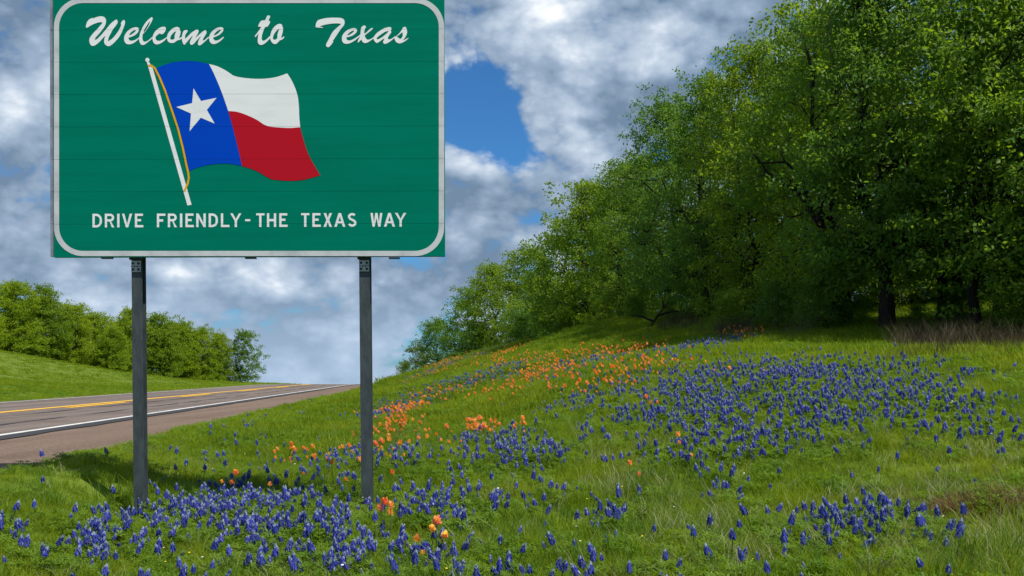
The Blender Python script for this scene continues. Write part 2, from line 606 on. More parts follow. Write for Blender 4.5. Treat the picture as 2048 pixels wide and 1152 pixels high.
def decal(name, loops, depth, m, parent, px=True):
    """flat sheeting stuck on the panels, cut at every joint between two panels"""
    if px:
        loops = [[S(*p) for p in lp] for lp in loops]
    tri = tessellate_polygon([[Vector((x, z, 0)) for x, z in lp] for lp in loops])
    flat = [p for lp in loops for p in lp]
    vs, fs, seen = [], [], {}
    for t in tri:
        poly = [flat[i] for i in t]
        for hi, lo in bands():
            q = clip_band(poly, hi, lo)
            if len(q) >= 3:
                ar = sum(q[i][0] * q[(i + 1) % len(q)][1] - q[(i + 1) % len(q)][0] * q[i][1] for i in range(len(q)))
                if abs(ar) < 1e-10:
                    continue
                if ar < 0:
                    q = q[::-1]
                ids = []
                for x, z in q:
                    key = (round(x, 6), round(z, 6))
                    if key not in seen:
                        seen[key] = len(vs)
                        vs.append((x, -depth, z))
                    if not ids or ids[-1] != seen[key]:
                        ids.append(seen[key])
                ids = list(dict.fromkeys(ids))
                if len(ids) >= 3:
                    fs.append(tuple(ids))
    return link(name, mesh_np(name, vs, fs, [m]), parent)


def curve_loop(pts, sub=3, sharp=58):
    """rounds a traced outline (Catmull-Rom), leaving its sharp corners sharp"""
    n = len(pts)
    cor = []
    for i in range(n):
        a, b, c = pts[i - 1], pts[i], pts[(i + 1) % n]
        v1, v2 = (b[0] - a[0], b[1] - a[1]), (c[0] - b[0], c[1] - b[1])
        d = abs(math.degrees(math.atan2(v1[0] * v2[1] - v1[1] * v2[0], v1[0] * v2[0] + v1[1] * v2[1])))
        cor.append(d > sharp)
    out = []
    for i in range(n):
        p1, p2 = pts[i], pts[(i + 1) % n]
        p0 = p1 if cor[i] else pts[i - 1]
        p3 = p2 if cor[(i + 1) % n] else pts[(i + 2) % n]
        for k in range(sub):
            t = k / sub
            out.append(tuple(0.5 * (2 * p1[j] + (p2[j] - p0[j]) * t + (2 * p0[j] - 5 * p1[j] + 4 * p2[j] - p3[j]) * t * t + (3 * p1[j] - p0[j] - 3 * p2[j] + p3[j]) * t ** 3) for j in (0, 1)))
    return out


# panels: aluminium planks with a green face and a folded edge
BX0, BX1 = S(107.2, 250)[0], S(889.0, 250)[0]
for hi, lo in bands():
    b = MB()
    b.box((BX0, 0.0, lo), (BX1, 0.045, hi), 0)
    link('board_panel', b.mesh('board_panel', [MAT_GREEN]), sign)
bb = MB()
bb.box((BX0 + 0.02, 0.012, bands()[7][1] + 0.02), (BX1 - 0.02, 0.06, bands()[0][0] - 0.02))
link('backing_sheet', bb.mesh('backing_sheet', [MAT_BOLT]), sign)
for i, (hi, lo) in enumerate(bands()):
    b = MB()
    dz = 0.007 if i else 0.0
    b.box((BX0 - 0.037, 0.010, lo + dz), (BX0 - 0.001, 0.055, hi + (dz if i else 0) - 0.001))
    link('edge_trim', b.mesh('edge_trim', [MAT_ALU]), sign)
for px in (212, 500, 788):
    b = MB()
    x, z = S(px, 514.2)
    b.box((x - 0.05, 0.004, z - 0.013), (x + 0.05, 0.05, z - 0.001))
    link('bottom_clip', b.mesh('bottom_clip', [MAT_BOLT]), sign)


def round_rect(x0, y0, x1, y1, r, n=12):
    out = []
    for cx, cy, a in ((x0 + r, y0 + r, 180), (x1 - r, y0 + r, 270), (x1 - r, y1 - r, 0), (x0 + r, y1 - r, 90)):
        for k in range(n + 1):
            t = math.radians(a + 90 * k / n)
            out.append((cx + r * math.cos(t), cy + r * math.sin(t)))
    return out


decal('border', [round_rect(108.0, -4.2, 888.4, 512.2, 58), round_rect(118.3, 6.2, 877.6, 501.8, 48)[::-1]], 0.002, MAT_BORDER, sign)

# script lettering, traced stroke by stroke
A1 = (165, 25, 13.653)
A2 = (305, 25, 13.653)
A3 = (500, 25, 13.653)
A4 = (625, 25, 10.24)
SCRIPT = [
    (A1, [[(95,400),(105,330),(130,260),(170,205),(220,172),(285,150),(300,165),(380,130),(470,108),(540,108),(590,125),(630,165),(645,220),(640,290),(615,360),(560,450),(500,530),(420,620),(360,690),(340,750),(380,740),(430,700),(520,610),(600,515),(680,420),(760,320),(850,240),(925,190),(955,225),(965,270),(945,310),(890,390),(830,470),(770,580),(720,680),(695,790),(760,755),(830,700),(910,610),(980,510),(1030,420),(1058,350),(1052,300),(1075,250),(1130,202),(1158,230),(1162,290),(1140,370),(1100,480),(1050,590),(990,690),(910,780),(830,860),(750,915),(700,922),(650,900),(610,860),(592,800),(600,720),(625,635),(560,700),(480,790),(400,860),(330,905),(280,915),(245,905),(210,860),(190,800),(190,740),(210,680),(270,600),(340,520),(410,450),(470,380),(530,310),(545,285),(530,268),(450,272),(360,298),(280,330),(200,375),(140,412),(110,415)]]),
    (A1, [[(1530,430),(1500,410),(1450,405),(1380,420),(1300,455),(1230,515),(1180,580),(1145,660),(1138,730),(1150,790),(1180,840),(1220,865),(1270,872),(1340,860),(1410,830),(1470,785),(1530,730),(1552,712),(1552,676),(1500,715),(1440,750),(1380,770),(1330,775),(1290,760),(1265,730),(1255,690),(1290,682),(1370,655),(1450,610),(1510,550),(1535,500),(1538,460)],
          [(1455,480),(1410,490),(1350,525),(1300,575),(1278,620),(1300,625),(1360,590),(1420,545),(1455,505)]]),
    (A1, [[(1890,130),(1860,150),(1790,205),(1720,285),(1660,380),(1610,480),(1575,570),(1555,660),(1548,740),(1560,800),(1580,850),(1610,885),(1660,890),(1710,870),(1770,825),(1840,770),(1900,715),(1918,700),(1908,668),(1850,720),(1790,770),(1730,795),(1690,800),(1660,780),(1645,740),(1638,680),(1645,600),(1680,560),(1750,480),(1810,390),(1860,310),(1900,230),(1918,170),(1912,140)],
          [(1840,240),(1790,310),(1730,400),(1680,490),(1665,545),(1700,520),(1760,440),(1810,350),(1845,270)]]),
    (A2, [[(350,400),(320,392),(260,395),(190,425),(120,475),(60,540),(20,620),(0,700),(10,770),(35,830),(70,862),(120,875),(190,860),(260,825),(330,770),(385,710),(405,690),(400,665),(340,710),(270,750),(200,775),(140,772),(105,750),(85,710),(85,675),(110,640),(160,600),(210,565),(225,590),(250,598),(290,585),(330,540),(360,490),(368,440)]]),
    (A2, [[(660,398),(600,415),(530,455),(470,515),(425,580),(400,660),(400,730),(425,790),(470,825),(530,837),(590,825),(640,795),(675,768),(740,750),(800,715),(812,690),(800,665),(760,690),(720,705),(745,640),(765,570),(765,510),(745,470),(745,440),(710,405)],
          [(650,515),(600,535),(550,580),(505,640),(485,700),(495,735),(530,745),(580,735),(605,710),(605,650),(620,590),(640,545)]]),
    (A2, [[(960,490),(910,480),(870,495),(840,530),(820,590),(808,660),(808,740),(820,810),(845,865),(865,885),(890,870),(940,810),(1000,740),(1060,670),(1100,635),(1095,660),(1060,720),(1030,790),(1025,850),(1045,880),(1080,885),(1130,855),(1190,790),(1260,710),(1310,660),(1320,665),(1280,730),(1250,800),(1242,860),(1260,895),(1300,900),(1360,860),(1440,790),(1500,730),(1545,700),(1540,662),(1500,690),(1450,735),(1400,770),(1380,755),(1385,720),(1420,660),(1460,600),(1478,550),(1470,505),(1440,485),(1390,510),(1300,585),(1220,660),(1180,695),(1190,660),(1235,590),(1260,530),(1258,490),(1240,468),(1190,475),(1130,510),(1060,560),(980,640),(920,700),(895,720),(890,660),(905,600),(940,550),(965,510)]]),
    (A2, [[(1880,405),(1820,408),(1750,430),(1670,480),(1600,550),(1560,630),(1548,700),(1555,760),(1580,820),(1620,852),(1680,865),(1750,845),(1830,800),(1900,740),(1945,690),(1945,668),(1920,675),(1870,715),(1810,750),(1750,770),(1700,760),(1670,735),(1655,690),(1690,675),(1770,645),(1850,595),(1910,535),(1938,480),(1935,435),(1910,410)],
          [(1860,470),(1810,485),(1750,525),(1700,580),(1675,625),(1710,625),(1770,590),(1830,535),(1865,490)]]),
    (A3, [[(470,95),(500,82),(535,85),(550,110),(540,150),(515,200),(512,228),(545,240),(550,270),(525,320),(490,375),(455,395),(412,400),(385,460),(350,550),(330,630),(322,700),(330,750),(360,775),(400,765),(450,735),(510,680),(556,636),(558,690),(510,750),(440,820),(370,870),(310,890),(260,880),(225,840),(212,780),(215,700),(230,610),(245,570),(190,630),(150,680),(135,660),(140,635),(200,560),(260,470),(300,410),(300,392),(240,392),(225,380),(245,320),(280,260),(320,225),(380,215),(415,215),(440,160)]]),
    (A3, [[(800,312),(740,335),(680,380),(620,450),(580,540),(560,620),(552,700),(570,770),(610,830),(660,860),(710,860),(760,825),(810,765),(860,750),(910,715),(940,680),(930,650),(890,680),(850,700),(870,620),(895,530),(903,450),(895,400),(880,385),(880,350),(850,320)],
          [(810,450),(760,470),(700,530),(650,610),(628,690),(635,735),(670,748),(720,730),(748,690),(750,610),(770,540),(790,480)]]),
    (A4, [[(65,295),(70,240),(90,190),(120,158),(190,135),(290,115),(400,108),(500,108),(580,115),(630,135),(655,175),(658,220),(640,270),(590,330),(530,415),(480,490),(440,550),(418,580),(428,595),(400,640),(360,690),(325,712),(290,700),(278,670),(295,620),(340,540),(390,440),(450,360),(520,300),(590,235),(500,225),(380,232),(270,250),(180,275),(140,292),(190,297),(220,315),(180,315),(100,308),(72,305)]]),
    (A4, [[(905,345),(880,325),(830,322),(760,340),(690,380),(640,430),(608,490),(602,550),(615,600),(650,635),(710,642),(780,625),(860,580),(930,525),(988,473),(986,443),(930,490),(860,535),(800,565),(750,575),(710,560),(695,530),(690,512),(750,500),(820,475),(880,430),(912,385)],
          [(850,372),(800,385),(745,425),(710,465),(730,470),(790,440),(840,400)]]),
    (A4, [[(1060,268),(1020,285),(995,330),(985,400),(980,470),(975,490),(940,560),(925,600),(930,622),(960,595),(1000,555),(1020,595),(1050,622),(1090,628),(1140,610),(1200,570),(1250,530),(1250,508),(1190,545),(1140,560),(1100,540),(1078,500),(1070,475),(1110,440),(1170,395),(1225,350),(1240,325),(1215,318),(1170,345),(1110,405),(1065,440),(1060,400),(1070,350),(1092,310),(1092,280)]]),
    (A4, [[(1590,302),(1540,305),(1470,325),(1390,370),(1320,420),(1270,480),(1248,530),(1260,570),(1285,605),(1320,625),(1370,600),(1430,555),(1475,530),(1455,580),(1447,615),(1470,645),(1520,635),(1590,595),(1650,545),(1690,514),(1688,486),(1640,525),(1590,550),(1550,550),(1545,520),(1570,470),(1610,415),(1612,395),(1598,370),(1615,350),(1615,320)],
          [(1560,378),(1490,395),(1420,440),(1350,490),(1310,530),(1330,555),(1380,535),(1450,490),(1510,440),(1550,400)]]),
    (A4, [[(1890,298),(1855,310),(1840,340),(1800,400),(1740,465),(1690,505),(1680,530),(1695,580),(1730,620),(1790,635),(1850,615),(1910,580),(1960,535),(1968,520),(1940,530),(1890,560),(1845,572),(1880,540),(1920,470),(1938,410),(1930,350),(1912,305)],
          [(1842,405),(1790,445),(1725,500),(1760,520),(1795,545),(1820,530),(1845,490),(1848,440)]]),
]
for i, ((x0, y0, s), loops) in enumerate(SCRIPT):
    decal('script_letter', [curve_loop([(x0 + x / s, y0 + y / s) for x, y in lp]) for lp in loops], 0.0022 + 0.0003 * (i % 2), MAT_WHITE, sign)

# block capitals: stroke t, cell w by h
TH = 4.55


def glyph(ch, w, h, t=TH):
    def arc(cx, cy, rx, ry, a0, a1, n=8):
        return [(cx + rx * math.cos(math.radians(a0 + (a1 - a0) * k / n)), cy + ry * math.sin(math.radians(a0 + (a1 - a0) * k / n))) for k in range(n + 1)]
    m = h * 0.5
    if ch == 'I':
        return [[(0, 0), (w, 0), (w, h), (0, h)]]
    if ch == '-':
        return [[(0, 0), (w, 0), (w, h), (0, h)]]
    if ch == 'D':
        r = w * 0.62
        return [[(0, 0)] + arc(w - r, r, r, r, -90, 0) + arc(w - r, h - r, r, r, 0, 90) + [(0, h)],
                [(t, t)] + arc(w - r, r, r - t, r - t, -90, 0) + arc(w - r, h - r, r - t, r - t, 0, 90) + [(t, h - t)]]
    if ch == 'R':
        rb = h * 0.57 / 2
        return [[(0, 0)] + arc(w - rb - 0.5, rb, rb, rb, -90, 78, 12) + [(w, h), (w - t * 1.15, h), (w * 0.5, rb * 2), (t, rb * 2), (t, h), (0, h)],
                [(t, t)] + arc(w - rb - 0.5, rb, rb - t, rb - t, -90, 90, 10) + [(t, 2 * rb - t)]]
    if ch == 'V':
        return [[(0, 0), (t * 1.08, 0), (w / 2, h - t * 1.5), (w - t * 1.08, 0), (w, 0), (w / 2 + t * 0.5, h), (w / 2 - t * 0.5, h)]]
    if ch == 'E':
        return [[(0, 0), (w * .96, 0), (w * .96, t), (t, t), (t, m - t / 2 - .6), (w * .74, m - t / 2 - .6), (w * .74, m + t / 2 - .6), (t, m + t / 2 - .6), (t, h - t), (w, h - t), (w, h), (0, h)]]
    if ch == 'F':
        return [[(0, 0), (w, 0), (w, t), (t, t), (t, m - t / 2), (w * .74, m - t / 2), (w * .74, m + t / 2), (t, m + t / 2), (t, h), (0, h)]]
    if ch == 'N':
        return [[(0, 0), (t, 0), (w - t, h - t * 1.9), (w - t, 0), (w, 0), (w, h), (w - t, h), (t, t * 1.9), (t, h), (0, h)]]
    if ch == 'L':
        return [[(0, 0), (t, 0), (t, h - t), (w, h - t), (w, h), (0, h)]]
    if ch == 'Y':
        return [[(0, 0), (t * 1.12, 0), (w / 2, h * .42), (w - t * 1.12, 0), (w, 0), (w / 2 + t / 2, h * .55), (w / 2 + t / 2, h), (w / 2 - t / 2, h), (w / 2 - t / 2, h * .55)]]
    if ch == 'T':
        return [[(0, 0), (w, 0), (w, t * .9), (w / 2 + t / 2, t * .9), (w / 2 + t / 2, h), (w / 2 - t / 2, h), (w / 2 - t / 2, t * .9), (0, t * .9)]]
    if ch == 'H':
        return [[(0, 0), (t, 0), (t, m - t / 2), (w - t, m - t / 2), (w - t, 0), (w, 0), (w, h), (w - t, h), (w - t, m + t / 2), (t, m + t / 2), (t, h), (0, h)]]
    if ch == 'X':
        g = t * 0.62
        return [[(0, 0), (t * 1.12, 0), (w / 2, m - g * 1.45), (w - t * 1.12, 0), (w, 0), (w / 2 + g, m), (w, h), (w - t * 1.12, h), (w / 2, m + g * 1.45), (t * 1.12, h), (0, h), (w / 2 - g, m)]]
    if ch == 'A':
        e = 0.60 * h
        f = 0.75 * h

        def xi(y):
            return w / 2 - t * 0.5 - (w / 2 - t * 0.5) * y / h
        k = t * 1.07
        return [[(w / 2 - t * .55, 0), (w / 2 + t * .55, 0), (w, h), (w - k, h), (w - xi(f) - k, f), (xi(f) + k, f), (k, h), (0, h)],
                [(w / 2, t * 1.45), (w - xi(e) - k, e), (xi(e) + k, e)]]
    if ch == 'W':
        q = w / 4
        return [[(0, 0), (t, 0), (q * 1.18, h * .68), (w / 2 - t * .48, 0), (w / 2 + t * .48, 0), (w - q * 1.18, h * .68), (w - t, 0), (w, 0), (w - q + t * .42, h), (w - q - t * .5, h), (w / 2, h * .36), (q + t * .5, h), (q - t * .42, h)]]
    if ch == 'S':
        r1, r2 = h * 0.27, h * 0.285
        c = [(w * .92, h * .2)] + arc(w / 2, r1, w / 2 - t / 2, r1 - t / 2, -35, -180, 10) + [(w * .26, h * .42), (w * .5, h * .495), (w * .76, h * .575)] + arc(w / 2, h - r2, w / 2 - t / 2, r2 - t / 2, -5, 160, 11)
        c = c[1:]
        L, R = [], []
        for i, p in enumerate(c):
            a, b = c[max(i - 1, 0)], c[min(i + 1, len(c) - 1)]
            d = math.hypot(b[0] - a[0], b[1] - a[1])
            nx_, ny_ = -(b[1] - a[1]) / d * t / 2, (b[0] - a[0]) / d * t / 2
            L.append((p[0] + nx_, p[1] + ny_))
            R.append((p[0] - nx_, p[1] - ny_))
        return [L + R[::-1]]


BLOCK = [('D', 185.1, 204), ('R', 209.8, 228.9), ('I', 234.5, 239.2), ('V', 244, 264.5), ('E', 269.9, 286.7), ('F', 313.9, 330.9), ('R', 335.8, 354.1), ('I', 360, 364.8), ('E', 371, 387.8), ('N', 392.6, 411.6), ('D', 417.4, 435.8), ('L', 441.9, 459), ('Y', 460.6, 482.9), ('-', 490.4, 500.6), ('T', 512.4, 529.1), ('H', 534, 552.4), ('E', 558.6, 575.3), ('T', 602.3, 618.9), ('E', 624.8, 641.6), ('X', 647.2, 664), ('A', 668.6, 690.7), ('S', 695.7, 713), ('W', 741, 764.8), ('A', 768, 790), ('Y', 790, 812.5)]
for ch, x0, x1 in BLOCK:
    base = 455.0 - 0.0028 * (x0 - 185)
    h = 27.4
    yt = base - h
    if ch == '-':
        yt, h = base - 15.6, 3.9
    decal('block_letter', [[(x0 + x, yt + y) for x, y in lp] for lp in glyph(ch, x1 - x0, h)], 0.002, MAT_WHITE, sign)

# the painted flag
FX, FYY, FS = 280, 100, 3.6


def fpx(pts):
    return [(FX + x / FS, FYY + y / FS) for x, y in pts]


flag = link('flag', None, sign)
blue = fpx([(120,132),(170,110),(230,92),(290,82),(350,80),(420,85),(498,102),(530,165),(565,245),(600,335),(636,440),(665,540),(695,660),(720,765),(735,835),(670,822),(600,818),(530,822),(460,835),(400,852),(355,872),(335,780),(305,650),(265,510),(210,350),(165,235)])
decal('blue_field', [curve_loop(blue, 3, 40)], 0.0020, MAT_BLUE, flag)
white = fpx([(498,102),(550,115),(600,138),(645,165),(675,185),(740,200),(840,208),(930,204),(1000,190),(1060,168),(1090,215),(1120,280),(1138,345),(1145,420),(1147,480),(1154,556),(1080,562),(1000,558),(940,552),(895,538),(850,508),(800,482),(740,458),(690,444),(636,440),(600,335),(565,245),(530,165)])
decal('white_band', [curve_loop(white, 3, 40)], 0.0023, MAT_WHITE, flag)
red = fpx([(636,440),(690,444),(740,458),(800,482),(850,508),(895,538),(940,552),(1000,558),(1080,562),(1154,556),(1170,620),(1200,720),(1240,805),(1298,902),(1230,922),(1160,937),(1080,942),(1000,937),(950,930),(900,905),(850,875),(790,852),(735,835),(720,765),(695,660),(665,540)])
decal('red_band', [curve_loop(red, 3, 40)], 0.0026, MAT_RED, flag)
decal('star', [fpx([(386,277),(440,368),(552,345),(482,432),(538,530),(438,488),(358,585),(368,458),(262,411),(376,383)])], 0.0034, MAT_WHITE, flag)
pole = decal('flagpole', [fpx([(46,78),(62,80),(76,103),(92,130),(372,1114),(342,1120),(57,112)])], 0.0020, MAT_WHITE, sign)
decal('finial', [fpx([(54 + 15 * math.cos(a * math.pi / 8), 72 + 15 * math.sin(a * math.pi / 8)) for a in range(16)])], 0.0028, MAT_WHITE, pole)
cord = [(57,112),(85,113),(108,132),(140,195),(180,290),(230,435),(275,570),(310,710),(335,830),(347,880),(352,920),(345,960),(328,1000),(318,1018)]
L, R = [], []
for i, p in enumerate(cord):
    a, b = cord[max(i - 1, 0)], cord[min(i + 1, len(cord) - 1)]
    d = math.hypot(b[0] - a[0], b[1] - a[1])
    q = (-(b[1] - a[1]) / d * 7, (b[0] - a[0]) / d * 7)
    L.append((p[0] + q[0], p[1] + q[1]))
    R.append((p[0] - q[0], p[1] - q[1]))
decal('cord', [fpx(L + R[::-1])], 0.0032, MAT_GOLD, pole)

# posts: rolled steel I-sections, bracket plates with bolts
for px0, px1, pyb in ((262.8, 283.8, 1045), (718.0, 739.8, 1022)):
    xa, xb = S(px0, 540)[0], S(px1, 540)[0]
    cx = (xa + xb) / 2
    cx += (cx + sign.location.x) * 0.075 / SY                            # they stand behind the board
    w = xb - xa
    zt, zb = S(500, 500)[1], S(500, pyb)[1] - 0.45
    b = MB()
    y0, dep, tf = 0.075, 0.105, 0.009
    b.box((-w / 2, y0, zb), (w / 2, y0 + tf, zt))
    b.box((-w / 2, y0 + dep - tf, zb), (w / 2, y0 + dep, zt))
    b.box((-0.005, y0 + tf, zb), (0.005, y0 + dep - tf, zt))
    p = link('post', b.mesh('post', [MAT_GALV]), sign, (cx, 0, 0))
    p.rotation_euler = (0, -0.0065, 0)
    p.location.x = cx - 0.0
    zp0, zp1 = S(500, 519.5)[1], S(500, 542)[1]
    b = MB()
    b.box((cx - w / 2 + 0.004, 0.060, zp1), (cx + w / 2 - 0.006, 0.0735, zp0))
    plate = link('bracket_plate', b.mesh('bracket_plate', [MAT_PLATE]), sign)
    for bx, bz, r in ((-0.3, 0.27, 0.0135), (0.24, 0.27, 0.0135), (-0.3, -0.27, 0.0135), (0.24, -0.27, 0.0135), (-0.40, 0.0, 0.0065), (-0.14, 0.0, 0.0085), (0.12, 0.0, 0.0085), (0.36, 0.0, 0.0065)):
        b = MB()
        x, z = cx + bx * w, (zp0 + zp1) / 2 + bz * (zp0 - zp1)
        b.tube([(x, 0.0605, z), (x, 0.052, z)], [r, r * 0.85], 8)
        link('bolt', b.mesh('bolt', [MAT_BOLT]), plate)
    b = MB()
    z = S(500, 514)[1]
    b.box((cx - w / 2 - 0.012, 0.050, z - 0.016), (cx + w / 2 + 0.012, 0.078, z + 0.02))
    link('top_saddle', b.mesh('top_saddle', [MAT_BOLT]), sign)

#@@VEG
# ------------------------------------------------------------------ trees
MAT_BARK = material('dark_bark', rough=0.95, spec=0.1)
noisy(MAT_BARK, (0.036, 0.030, 0.025), (0.016, 0.013, 0.011), 9, 6, 0.3, 0.7, 0.5, (1, 1, 0.25))
LEAF = {
    'dark': plant_mat('dark_green_leaves', (0.050, 0.125, 0.020), (0.115, 0.215, 0.028), 0.50, 2.0, attr='tint'),
    'mid': plant_mat('mid_green_leaves', (0.068, 0.148, 0.015), (0.140, 0.235, 0.020), 0.50, 2.0, attr='tint'),
    'spring': plant_mat('fresh_spring_leaves', (0.125, 0.210, 0.009), (0.235, 0.320, 0.014), 0.50, 1.9, attr='tint'),
    'bright': plant_mat('yellow_green_leaves', (0.092, 0.172, 0.011), (0.180, 0.262, 0.017), 0.52, 2.0, attr='tint'),
    'pale': plant_mat('grey_green_leaves', (0.095, 0.140, 0.035), (0.160, 0.200, 0.060), 0.4, 1.3, attr='tint'),
}


def unit(a):
    return a / (np.linalg.norm(a, axis=-1, keepdims=True) + 1e-9)


def leaf_mesh(name, centres, out_dir, length, width, rng, tint, mat):
    """folded two-triangle leaves, each with its own direction"""
    n = len(centres)
    d = unit(out_dir * 0.6 + rng.normal(0, 0.75, (n, 3)) + np.array([0, 0, -0.25]))
    s = unit(np.cross(d, rng.normal(0, 1, (n, 3))))
    nn = np.cross(d, s)
    L = (length * rng.uniform(0.65, 1.25, n))[:, None]
    W = (width * rng.uniform(0.7, 1.2, n))[:, None]
    a = centres
    b = centres + d * L * 0.5 + s * W * 0.5 + nn * W * 0.12
    c = centres + d * L
    e = centres + d * L * 0.45 - s * W * 0.5 + nn * W * 0.12
    V = np.stack([a, b, c, e], 1).reshape(-1, 3)
    k = np.arange(n)[:, None] * 4
    Fc = np.concatenate([k + np.array([0, 1, 2]), k + np.array([0, 2, 3])], 1).reshape(-1, 3)
    return mesh_np(name, V, Fc, [mat], attr=('tint', 'FACE', np.repeat(tint, 2)))


def make_tree(seed, H, R, base, n_cl, per, leaf, mat, stems=1, lean=0.15, cl_r=0.55, gap=0.0):
    """trunk and limbs as one mesh, leaves as another; H height, R crown radius, base height of the lowest foliage"""
    rng = np.random.default_rng(seed)
    zc, rz = (H + base) / 2, (H - base) / 2
    ph = rng.uniform(0, 6.28, 8)

    def env(d):
        th = np.arctan2(d[:, 1], d[:, 0])
        el_ = np.arcsin(np.clip(d[:, 2], -1, 1))
        return 0.80 + 0.16 * np.sin(2 * th + ph[0] + el_) + 0.13 * np.sin(3 * th + ph[1] - 2 * el_) + 0.12 * np.sin(5 * el_ + ph[2] + th) + 0.08 * np.sin(7 * th + ph[3] + 4 * el_)
    th = rng.uniform(0, 6.28, n_cl)
    t = rng.uniform(0, 1, n_cl) ** 1.1                               # full to the skirts, rounded above
    d = np.stack([np.cos(th), np.sin(th), 1.6 * (t - 0.5)], 1)
    prof = np.interp(t, [0, .12, .35, .6, .8, .93, 1.0], [.62, .86, 1.0, .92, .68, .40, .12])
    rad = rng.uniform(0.12, 1.0, n_cl) ** 0.5 * env(unit(d)) * prof * R
    cl = np.stack([rad * np.cos(th), rad * np.sin(th), base + 0.2 + (H - base - 0.4) * t], 1)
    cl[:, 2] -= 0.10 * rad * (t < 0.5)
    cl[:, 2] = np.maximum(cl[:, 2], base * 0.8 + 0.15)
    mb = MB()
    nodes = []
    for s in range(stems):
        a = rng.uniform(0, 6.28)
        off = Vector((math.cos(a), math.sin(a), 0)) * (0.0 if stems == 1 else 0.25)
        top = Vector((rng.normal(0, lean) * R, rng.normal(0, lean) * R, H * rng.uniform(0.70, 0.82))) + off * 4 * (stems > 1)
        p = [off + (top - off) * t + Vector((rng.normal(0, .05), rng.normal(0, .05), 0)) * H * 0.35 * math.sin(3.1 * t) for t in np.linspace(0, 1, 8)]
        p[0].z = -0.35
        r0 = 0.021 * H / stems ** 0.5
        rr = [r0 * (1.35 if i == 0 else 1.0) * (1 - 0.86 * i / 7) for i in range(8)]
        mb.tube(p, rr, 8)
        for i in range(2, 8):
            nodes.append((np.array(p[i]), rr[i]))
        nl = 6 if stems == 1 else 3
        for j in range(nl):
            t = rng.uniform(0.22, 0.75)
            i = int(t * 7)
            st = p[i].lerp(p[i + 1], t * 7 - i)
            tgt = cl[rng.integers(n_cl)]
            best = None
            for _ in range(6):
                c = cl[rng.integers(n_cl)]
                sc = math.hypot(c[0] - st.x, c[1] - st.y) - 0.8 * max(0, st.z - c[2])
                if best is None or sc > best[0]:
                    best = (sc, c)
            tgt = Vector(best[1])
            r1 = rr[i] * rng.uniform(0.4, 0.62)
            q = []
            for u in np.linspace(0, 1, 6):
                w = st.lerp(tgt, u)
                w.z += math.sin(u * 3.1) * 0.10 * (tgt - st).length
                w += Vector(rng.normal(0, 0.05, 3)) * (tgt - st).length * (0 < u < 1)
                q.append(w)
            rq = [r1 * (1 - 0.82 * k / 5) for k in range(6)]
            mb.tube(q, rq, 6)
            for k in range(1, 6):
                nodes.append((np.array(q[k]), rq[k]))
    NP = np.array([n_[0] for n_ in nodes])
    NR = np.array([n_[1] for n_ in nodes])
    for c in cl:
        dd = np.linalg.norm(NP - c, axis=1) + 0.8 * np.clip(NP[:, 2] - c[2], 0, None)
        j = int(np.argmin(dd))
        a, b = Vector(NP[j]), Vector(c)
        mid = a.lerp(b, 0.5) + Vector(rng.normal(0, 0.08, 3)) * (b - a).length + Vector((0, 0, 0.06 * (b - a).length))
        r = min(NR[j] * 0.5, 0.03 * H / 9)
        mb.tube([a, mid, b], [r, r * 0.65, r * 0.2], 4, cap=False)
        for _ in range(2):
            e = b + Vector(rng.normal(0, cl_r * 0.6, 3))
            mb.tube([mid.lerp(b, 0.6), e], [r * 0.4, r * 0.12], 3, cap=False)
    trunk = mb.mesh('trunk', [MAT_BARK], True)
    cnt = rng.poisson(per, n_cl)
    ci = np.repeat(np.arange(n_cl), cnt)
    sz = rng.uniform(0.65, 1.35, n_cl)
    # a cluster of leaves is made of a few small sprays
    sub = rng.normal(0, 1, (n_cl, 7, 3)) * np.array([cl_r, cl_r, cl_r * 0.50]) * sz[:, None, None]
    sp = rng.integers(0, 7, len(ci))
    pos = cl[ci] + sub[ci, sp] + rng.normal(0, 1, (len(ci), 3)) * np.array([0.30, 0.30, 0.18]) * cl_r
    od = unit(pos - cl[ci])
    tint = np.clip(rng.uniform(0, 1, n_cl)[ci] * 0.72 + rng.uniform(0, 1, (n_cl, 7))[ci, sp] * 0.22 + rng.uniform(0, 1, len(ci)) * 0.12, 0, 1)
    ok = pos[:, 2] > 0.1
    crown = leaf_mesh('crown', pos[ok], od[ok], leaf, leaf * 0.55, rng, tint[ok], mat)
    return trunk, crown


def dz(X, Y):
    return float(ground(np.array([X]), np.array([Y]), False)[0])


NEAR = [make_tree(101 + i, 10.0, 3.3, b, 165, 185, 0.138, LEAF[m], stems=s, cl_r=0.50) for i, (b, m, s) in enumerate(((0.4, 'dark', 1), (0.7, 'mid', 1), (0.3, 'bright', 2), (1.3, 'dark', 1), (1.5, 'mid', 2)))]
FAR = [make_tree(201 + i, 8.0, 3.0, b, 130, 120, 0.19, LEAF[m], stems=s, cl_r=0.55) for i, (b, m, s) in enumerate(((0.4, 'mid', 1), (0.5, 'dark', 1), (0.3, 'bright', 2), (0.6, 'bright', 1)))]
LEFT = [make_tree(301 + i, 6.6, 3.0, 0.0, 145, 165, 0.19, LEAF[m], stems=s, cl_r=0.5) for i, (m, s) in enumerate((('spring', 1), ('spring', 2), ('bright', 1), ('spring', 1)))]
OPEN = make_tree(401, 7.0, 3.3, 0.3, 110, 105, 0.19, LEAF['mid'], stems=2, cl_r=0.42)
PALE = make_tree(402, 4.2, 1.9, 0.1, 60, 70, 0.16, LEAF['pale'], stems=3, cl_r=0.34)
BUSH = [make_tree(501 + i, 2.2, 1.15, 0.05, 70, 85, 0.10, LEAF[m], stems=3, cl_r=0.28) for i, m in enumerate(('bright', 'mid', 'dark'))]
